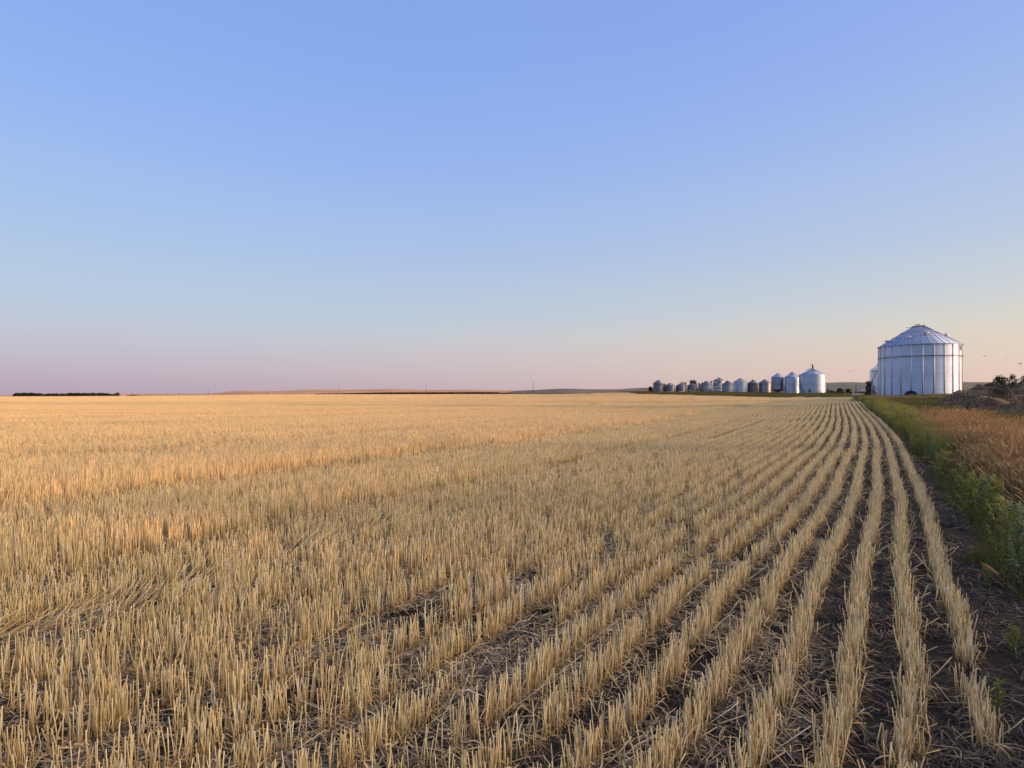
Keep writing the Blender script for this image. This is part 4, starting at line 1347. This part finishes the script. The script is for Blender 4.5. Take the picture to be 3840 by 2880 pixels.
def litter():
    ms = [litter_tile(.62, 420, .03, .28, .0046, 1.12) for _ in range(6)] + [litter_tile(.62, 380, .03, .19, .0042, 3.6) for _ in range(4)] + [litter_tile(1.5, 340, .06, .3, .009, 1.2) for _ in range(4)] + [litter_tile(.62, 560, .03, .26, .0045, 1.05) for _ in range(5)]
    pts, rot, scl, pick = [], [], [], []
    for s, ya, yb, off, cnt in ((.5, -1.0, 14, 0, 6), (1.3, 14, 42, 10, 4)):
        gx = np.arange(-yb * 1.1 - 2, yb * 1.1 + 2, s); gy = np.arange(ya, yb, s)
        X, Y = [a.ravel() for a in np.meshgrid(gx, gy)]
        X = X + rng.uniform(-.5, .5, len(X)) * s; Y = Y + rng.uniform(-.5, .5, len(X)) * s
        e = edge_dist(X, Y)
        keep = (np.abs(X) < 1.08 * np.maximum(Y, 0) + 2.2) & (e < (2.0 if s < 1 else .2))
        X, Y, e = X[keep], Y[keep], e[keep]; n = len(X)
        pk = off + rng.integers(0, cnt, n)
        if s < 1: pk = np.where((vnoise(X, Y, .8, 71) > .62) & (e < -.3), 14 + rng.integers(0, 5, n), pk)
        if s < 1: pk = np.where(e < -2.6 - 2.5 * rng.uniform(size=n), 14 + rng.integers(0, 5, n), pk)
        if s < 1: pk = np.where(e > -.75 - 1.2 * rng.uniform(size=n), 6 + rng.integers(0, 4, n), pk)
        pts.append(np.stack([X, Y, zt(X, Y) + .004], -1)); rot.append(np.stack([np.zeros(n), np.zeros(n), rng.uniform(0, 6.28, n)], -1))
        scl.append(np.ones((n, 3))); pick.append(pk)
    scatter('straw_litter', ms, np.concatenate(pts), np.concatenate(rot), np.concatenate(scl), np.concatenate(pick), 'chopped straw and dark crop residue lying between the rows')
litter()

# ---------------------------------------------------------------- grass and weeds along the right edge
def grass_mat():
    t = NT('wild_grass', .7, 0, .2)
    rnd = t.attr('rnd').outputs['Fac']; tt = t.attr('t').outputs['Fac']; so = t.attr('sort').outputs['Fac']
    green = t.ramp(rnd, [(0, (.052, .070, .024)), (.6, (.10, .125, .038)), (1, (.18, .19, .06))])
    brown = t.ramp(rnd, [(0, (.17, .095, .045)), (.5, (.26, .145, .07)), (1, (.36, .22, .11))])
    head = t.ramp(rnd, [(0, (.24, .14, .06)), (.5, (.43, .27, .115)), (1, (.62, .44, .20))])
    yel = t.ramp(rnd, [(0, (.12, .15, .035)), (.5, (.23, .25, .06)), (1, (.36, .33, .09))])
    # sort: 0 green blade, 1 stem turning brown, 2 seed head, 3 yellow green leaf
    is1 = t.math('COMPARE', so, 1.0); is2 = t.math('COMPARE', so, 2.0); is3 = t.math('COMPARE', so, 3.0)
    for nd in (is1, is2, is3): nd.node.inputs[2].default_value = .3
    st = t.mix(t.ramp(tt, [(.15, (0, 0, 0)), (.75, (1, 1, 1))]), green, brown)
    c = t.mix(is1, green, st); c = t.mix(is2, c, head); c = t.mix(is3, c, yel)
    p = t.pos()
    c = t.mix(t.ramp(t.noise(.5, 4, p), [(.42, (0, 0, 0)), (.7, (.4, .4, .4))]), c, (.14, .12, .045))
    t.color(c)
    return t.transl(c, .25).m
M_GRASS = grass_mat()
def blades(n, size, h0, h1, w, wind, curl, base=(0, 0)):
    b = rng.normal(0, size / 2.2, (n, 2)) + np.array(base)
    h = rng.uniform(h0, h1, n)
    d = rng.normal(0, .30, (n, 2)) + np.array(wind)
    P = np.zeros((n, 5, 3))
    for k in range(5):
        f = k / 4
        P[:, k, :2] = b + d * (h * (f * .35 + curl * f * f))[:, None]
        P[:, k, 2] = h * f * (1 - .22 * f * np.hypot(d[:, 0], d[:, 1])) - .02
    return P
def foxtail(n, size):
    P = blades(n, size, .36, .84, .004, (.48, .16), .5)
    a = (strips(P, .0045, tip=.5), 1)
    tip = P[:, -1]; dr = P[:, -1] - P[:, -2]; dr /= np.linalg.norm(dr, axis=1, keepdims=True)
    hd = np.stack([tip - dr * .01, tip + dr * .045 + [0, 0, -.004], tip + dr * .085 + [.008, 0, -.02]], 1)
    hs = (strips(hd, rng.uniform(.005, .009, n), tip=.25), 2)
    hs2 = (strips(hd + rng.normal(0, .004, (n, 1, 3)), rng.uniform(.004, .008, n), tip=.25), 2)
    g = (strips(blades(int(n * 1.0), size, .18, .58, .006, (.25, .1), .5), .006), 0)
    return mesh_parts('grass_tuft', M_GRASS, a, hs, hs2, g)
def greens(n, size, h0, h1, w=.008, dry=0.0):
    k = int(n * dry)
    ps = [(strips(blades(n, size, h0, h1, w, (.12, .05), .6), w), 0)]
    if k: ps.append((strips(blades(k, size, h0, h1 * 1.1, w, (.2, .05), .5), w * .7), 1))
    return mesh_parts('grass_tuft', M_GRASS, *ps)
def yellows(n, size, h):
    st = blades(n, size, h * .6, h, .005, (.1, .05), .25)
    ps = [(strips(st, .006), 3)]
    m = n * 14
    i = rng.integers(0, n, m); f = rng.uniform(.2, 1, m)
    k = np.clip((f * 4).astype(int), 0, 3); q = f * 4 - k
    base = st[i, k] * (1 - q)[:, None] + st[i, k + 1] * q[:, None]
    d = rng.normal(size=(m, 3)); d[:, 2] = np.abs(d[:, 2]) + .3; d /= np.linalg.norm(d, axis=1, keepdims=True)
    ln = rng.uniform(.03, .10, m) * (1.15 - f * .7)
    P = np.stack([base, base + d * (ln * .5)[:, None], base + d * ln[:, None] + np.array([0, 0, -.01])], 1)
    ps.append((strips(P, rng.uniform(.005, .011, m), rnd=np.clip(f * .6 + rng.uniform(0, .4, m), 0, 1)), 3))
    return mesh_parts('grass_tuft', M_GRASS, *ps)
def verge():
    ms = [foxtail(130, .36) for _ in range(6)] + [greens(95, .34, .2, .55) for _ in range(5)] + [yellows(26, .3, .8) for _ in range(4)] + [greens(80, .36, .2, .5, .009, .7) for _ in range(4)] \
        + [greens(140, 1.6, .3, .85, .035, .12) for _ in range(4)]
    FOX, GRN, YEL, DRY, COARSE = (0, 6), (6, 5), (11, 4), (15, 4), (19, 4)
    pts, rot, scl, pick = [], [], [], []
    def put(X, Y, s, v):
        n = len(X)
        if n == 0: return
        pts.append(np.stack([X, Y, zt(X, Y) - .01], -1)); rot.append(np.stack([rng.normal(0, .05, n), rng.normal(0, .05, n), rng.normal(0, .5, n)], -1))
        s = np.broadcast_to(s, (n,)) * rng.uniform(.8, 1.2, n)
        scl.append(np.stack([s, s, s], -1)); pick.append(v[0] + rng.integers(0, v[1], n))
    # strip beside the field
    n = 70000
    Y = rng.uniform(0, 1, n) ** .62 * 85 - 7
    e = rng.uniform(.3, 11, n)
    X = xe(Y) + e / .82
    inview = (X < 1.04 * Y + 2.5) | ((Y < 3) & (e < 3.5))
    dens = np.where(Y < 14, 1.0, np.where(Y < 35, .8, .55))
    keep = inview & (rng.uniform(size=n) < dens) & (np.hypot(X - BX, Y - BY) > BR + .25)
    X, Y, e = X[keep], Y[keep], e[keep]
    w = vnoise(X, Y, 1.6, 21); w2 = vnoise(X, Y, 3.5, 33)
    e2 = e + (w - .5) * 1.0 + rng.normal(0, .12, len(X))
    near = np.interp(Y, [2, 4, 7, 12], [.80, .62, .50, .42])
    lim = rng.uniform(size=len(X))
    fox = (e2 > np.interp(Y, [3, 6, 12, 24, 30], [1.2, 1.15, 1.1, 1.2, 1.3]) + .5 * (rng.uniform(size=len(X)) ** 2)) & (e2 < np.interp(Y, [0, 10, 22, 27, 40, 60, 80], [3.6, 3.3, 2.6, 1.1, .9, 2.2, 2.6]))
    fox |= (Y > 48) & (w2 > .55) & (e2 > .8)
    low = np.interp(Y, [45, 60], [1.0, .55])
    yel = (~fox) & (e2 > .5) & (e2 < 1.6) & (w2 > np.interp(Y, [3, 8, 14, 18, 34, 40], [.95, .85, .7, .2, .2, .5]))
    ok = e2 > near
    grn = ok & ~fox & ~yel
    put(X[ok & fox & (lim < .72)], Y[ok & fox & (lim < .72)], (low * (.55 + .75 * vnoise(X, Y, .9, 61)))[ok & fox & (lim < .72)], FOX)
    s3 = ok & fox & (lim > .72) & (lim < .9); put(X[s3], Y[s3], .95, DRY)
    s4 = ok & fox & (lim > .9); put(X[s4], Y[s4], .8, GRN)
    put(X[ok & yel & (lim < .55)], Y[ok & yel & (lim < .55)], .95, YEL)
    put(X[ok & yel & (lim > .6)], Y[ok & yel & (lim > .6)], .9, GRN)
    s1 = grn & (lim < .46); put(X[s1], Y[s1], np.interp(e[s1], [.4, .9, 2], [.45, .7, 1.1]) * low[s1], GRN)
    s2 = grn & (lim > .52); put(X[s2], Y[s2], np.interp(e[s2], [.4, .9, 2], [.45, .7, 1.0]) * low[s2], DRY)
    # behind the heaps, round the large bin, out to the yard
    n = 9000
    U = rng.uniform(3215, 4000, n); Y = rng.uniform(34, 210, n); X = (U - 1920) / F * Y
    keep = (edge_dist(X, Y) > .9) & (np.hypot(X - BX, Y - BY) > BR + 1.0) & ~((U < 3262) & (Y > 124) & (Y < 204)) & ~((U > 3262) & (U < 3310) & (Y > 140) & (Y < 160))
    put(X[keep], Y[keep], np.interp(Y[keep], [34, 80, 200], [.7, .8, 1.0]), COARSE)
    # grass rooted along the foot of the heaps
    n = 500
    U = rng.uniform(3585, 3960, n); Y = rng.uniform(25.5, 29.5, n); X = (U - 1920) / F * Y
    put(X, Y, rng.uniform(.5, 1.1, n), DRY)
    put(X[:260] + .2, Y[:260] + .3, rng.uniform(.5, 1.0, 260), GRN)
    # thick growth between the large bin and the heaps
    n = 420
    U = 3505 + 100 * rng.beta(1.6, 1.2, n); Y = rng.uniform(29, 70, n); X = (U - 1920) / F * Y
    keep = np.hypot(X - BX, Y - BY) > BR + .5
    put(X[keep], Y[keep], np.interp(Y[keep], [29, 50, 70], [.55, .9, 1.05]), COARSE)
    # bank in front of the row of bins
    n = 13000
    U = rng.uniform(2330, 3172, n); Y = rng.uniform(0, 1, n)
    ya = field_far(U) + 1.0; yb = np.interp(U, [2330, 2440, 2700, 2900, 3000, 3090, 3172], [260, 232, 224, 214, 202, 202, 200])
    Y = ya + Y * (yb - ya); X = (U - 1920) / F * Y
    put(X, Y, rng.uniform(.55, 1.0, n), COARSE)
    # green patches growing in the stubble
    for uc, vc, du, dv, k in ((2226, 1517, 26, 3.0, 60), (2520, 1514, 60, 2.5, 90), (2380, 1513, 80, 2.0, 40), (2930, 1502, 14, 1.2, 14)):
        q = [on_ground(uc + rng.normal() * du, vc + rng.normal() * dv) for _ in range(k)]
        q = np.array([a for a in q if a[1] < 140])
        put(q[:, 0], q[:, 1], .36, COARSE)
    q = np.array([on_ground(rng.uniform(0, 1500), 1640 + abs(rng.normal()) * 55) for _ in range(420)])
    w3 = vnoise(q[:, 0], q[:, 1], 2.5, 44)
    q = q[w3 > .5]
    put(q[:, 0], q[:, 1], .42, GRN)
    scatter('wild_grass', ms, np.concatenate(pts), np.concatenate(rot), np.concatenate(scl), np.concatenate(pick), 'wild grass, orange foxtail and green growth along the right edge and before the bins')
    print('grass clumps', sum(len(p) for p in pts))
verge()

# ---- single tall weeds
M_WEED = leaf_mat('weed_leaf', (.11, .15, .036), (.20, .25, .06), (.40, .37, .10))
M_WEEDB = leaf_mat('weed_leaf_bluish', (.10, .16, .08), (.16, .23, .115), (.25, .30, .16))
M_STEM = NT('weed_stem', .8).color((.13, .10, .04)).m
def weed_mesh(h, spread, nb, nl, spike):
    st, lf = MB(), []
    tips = []
    random_ = rng
    st.tube([(0, 0, -.02), (.01, .01, h * .5), (.03, .0, h)], [.006, .0045, .002], 5)
    brs = [((0, 0, h * .3), (.01, 0, h * .65), (.03, 0, h))]
    for i in range(nb):
        f = .12 + .75 * i / nb
        a = i * 2.4 + rng.uniform(-.4, .4)
        ln = spread * (1.1 - .75 * f) * rng.uniform(.7, 1.2)
        p0 = (0.01 * f, 0, h * f)
        up = h * (.22 + .25 * (1 - f)) * rng.uniform(.7, 1.2)
        p1 = (math.cos(a) * ln * .6, math.sin(a) * ln * .6, h * f + up * .45); p2 = (math.cos(a) * ln, math.sin(a) * ln, min(h * f + up, h * 1.02))
        st.tube([p0, p1, p2], [.0035, .0025, .0012], 4)
        brs.append((p0, p1, p2))
    br = np.array(brs)
    m = nl
    i = rng.integers(0, len(br), m); i[:m // 6] = 0
    f = rng.uniform(.1, 1, m)
    b0 = br[i, 0] * ((1 - f) ** 2)[:, None] + br[i, 1] * (2 * f * (1 - f))[:, None] + br[i, 2] * (f ** 2)[:, None]
    d = rng.normal(size=(m, 3)); d[:, 2] = d[:, 2] * .6 + .45; d /= np.linalg.norm(d, axis=1, keepdims=True)
    ln = rng.uniform(.018, .055, m) * np.where(f > .75, spike, 1.0)
    P = np.stack([b0, b0 + d * (ln * .5)[:, None], b0 + d * ln[:, None] - np.array([0, 0, .006])], 1)
    V, Q, T, t_, r_ = strips(P, rng.uniform(.005, .010, m), rnd=np.clip(.55 * b0[:, 2] / h + rng.uniform(-.1, .45, m), 0, 1))
    return mesh_np('stem', st.v, st.q, st.t), mesh_np('foliage', V, Q, attrs={'rnd': r_})
WM = [weed_mesh(.62, .24, 16, 1500, .6), weed_mesh(.70, .13, 11, 700, .7), weed_mesh(.5, .10, 8, 450, .8), weed_mesh(.9, .28, 20, 1600, .7)]
for s_, f_ in WM: s_.materials.append(M_STEM)
WMB = []
for s_, f_ in WM:
    g_ = f_.copy(); f_.materials.append(M_WEED); g_.materials.append(M_WEEDB); WMB.append((s_, g_))
def weed(u, v, var, sc, label, blue=False, group='tall weeds along the field edge'):
    x, y, z = on_ground(u, v)
    root = thing('weed', label, 'weed', (x, y, z), rng.uniform(0, 6.28), group)
    root.scale = (sc, sc, sc)
    s_, f_ = (WMB if blue else WM)[var]
    link('stem', s_, None, root); link('foliage', f_, None, root)
weed(3648, 1985, 0, 1.12, 'broad bushy yellow green weed, nearest large weed to the edge row of stubble')
weed(3690, 1960, 0, 1.0, 'blue green bushy weed touching the right side of the broad yellow green one', True)
weed(3768, 2226, 1, 1.12, 'tall branching weed with a spike top on the bare dark soil near the right edge')
weed(3818, 2250, 1, 1.1, 'blue green weed at the right edge beside the tall branching one', True)
weed(3520, 1800, 2, 1.05, 'slim upright weed, left one of a pair by the middle of the edge row')
weed(3545, 1790, 2, 1.1, 'slim upright weed, right one of a pair by the middle of the edge row')
weed(3570, 1838, 2, .75, 'short single stemmed weed left of and behind the broad bushy one')
weed(3442, 1690, 0, .95, 'light green weed at the foot of the yellow green thicket')
weed(3365, 1612, 3, 1.1, 'yellow green weed, left end of the tall thicket at the bend of the rows')
weed(3392, 1618, 3, 1.2, 'yellow green weed, tallest in the thicket at the bend of the rows')
weed(3416, 1632, 3, 1.0, 'yellow green weed, right end of the tall thicket at the bend of the rows')
weed(3345, 1580, 3, 1.0, 'dark green weed behind the thicket, where the rows narrow', True)
weed(3268, 1540, 3, 1.1, 'green weed beside the far end of the edge row', True)
weed(3800, 2480, 2, .45, 'small sprig of green weed on the dark soil at the lower right')
weed(3700, 2215, 2, .4, 'tiny seedling on the dark soil between the edge row and the tall branching weed')
weed(3745, 2690, 2, .4, 'tiny seedling at the bottom right beside the last straw tuft')
weed(3478, 1712, 3, .85, 'leafy yellow green weed between the thicket and the slim upright pair')
weed(3500, 1745, 0, .9, 'bushy weed right beside the slim upright pair', True)
weed(3605, 1868, 1, .8, 'thin branching weed directly behind the broad bushy one')
weed(3735, 2010, 1, 1.0, 'tall thin open weed in dark grass, right of the blue green bushy one')
weed(3590, 1480 + 120, 3, 1.1, 'dark green weed in the hollow left of the nearest dark heap', True)

# ---------------------------------------------------------------- birds
M_BIRD = NT('bird_feathers', .7).color((.018, .017, .018)).m
def bird_mesh(flying):
    m = MB()
    m.lathe([(.002, -.15), (.035, -.11), (.055, -.03), (.05, .05), (.03, .09), (.034, .12), (.025, .15), (.004, .19)], 10)
    m.add([(-.03, 0, -.13), (.03, 0, -.13), (.04, 0, -.27), (-.04, 0, -.27)], [(0, 1, 2, 3)])
    if flying:
        for s in (-1, 1):
            m.add([(s * .04, .0, .06), (s * .04, .0, -.05), (s * .20, .07, -.02), (s * .20, .07, .07), (s * .36, .03, -.06), (s * .36, .03, -.02)], [(0, 1, 2, 3), (3, 2, 4, 5)])
    else:
        for s in (-1, 1):
            m.add([(s * .05, .03, .06), (s * .055, -.02, .05), (s * .04, .0, -.16), (s * .03, .03, -.16)], [(0, 1, 2, 3)])
            m.tube([(s * .02, -.04, -.06), (s * .02, -.10, -.09)], .006, 4)
    me = mesh_np('bird', m.v, m.q, m.t, smooth=True)
    me.materials.append(M_BIRD)
    return me
BP, BF = bird_mesh(False), bird_mesh(True)
def bird(u, v, y, flying, label, rot, group):
    o = link('bird', BF if flying else BP, None, None, ((u - 1920) / F * y, y, zv(v, y)))
    o.rotation_euler = rot
    return tag(o, label, 'bird', group)
for u, yy_, dz in ((3434, 79.6, .16), (3442, 79.4, .16), (3446.5, 79.5, .2), (3465, 79.6, .15)):
    o = bird(u, 1220, yy_, False, 'small dark bird perched on the flat roof cap of the large silver bin', (R(62), 0, rng.uniform(0, 6)), 'birds on the large bin')
    o.location.z = 12.27 + .04 + .12
o = bird(3475.5, 1228, 79.6, False, 'small dark bird perched on the roof slope just right of the cap', (R(60), 0, 2), None)
for u, v, y in ((3691.5, 1335.5, 95), (3774, 1340, 130), (3826, 1364, 70), (3183, 1394, 120), (3201.5, 1391.5, 150), (3156, 1428.5, 130), (3195.5, 1431, 110), (3821, 1371, 140)):
    bird(u, v, y, True, 'tiny dark bird flying in the sky beside the large silver bin', (R(90 + rng.uniform(-20, 20)), rng.uniform(-.4, .4), rng.uniform(0, 6)), 'birds in flight')
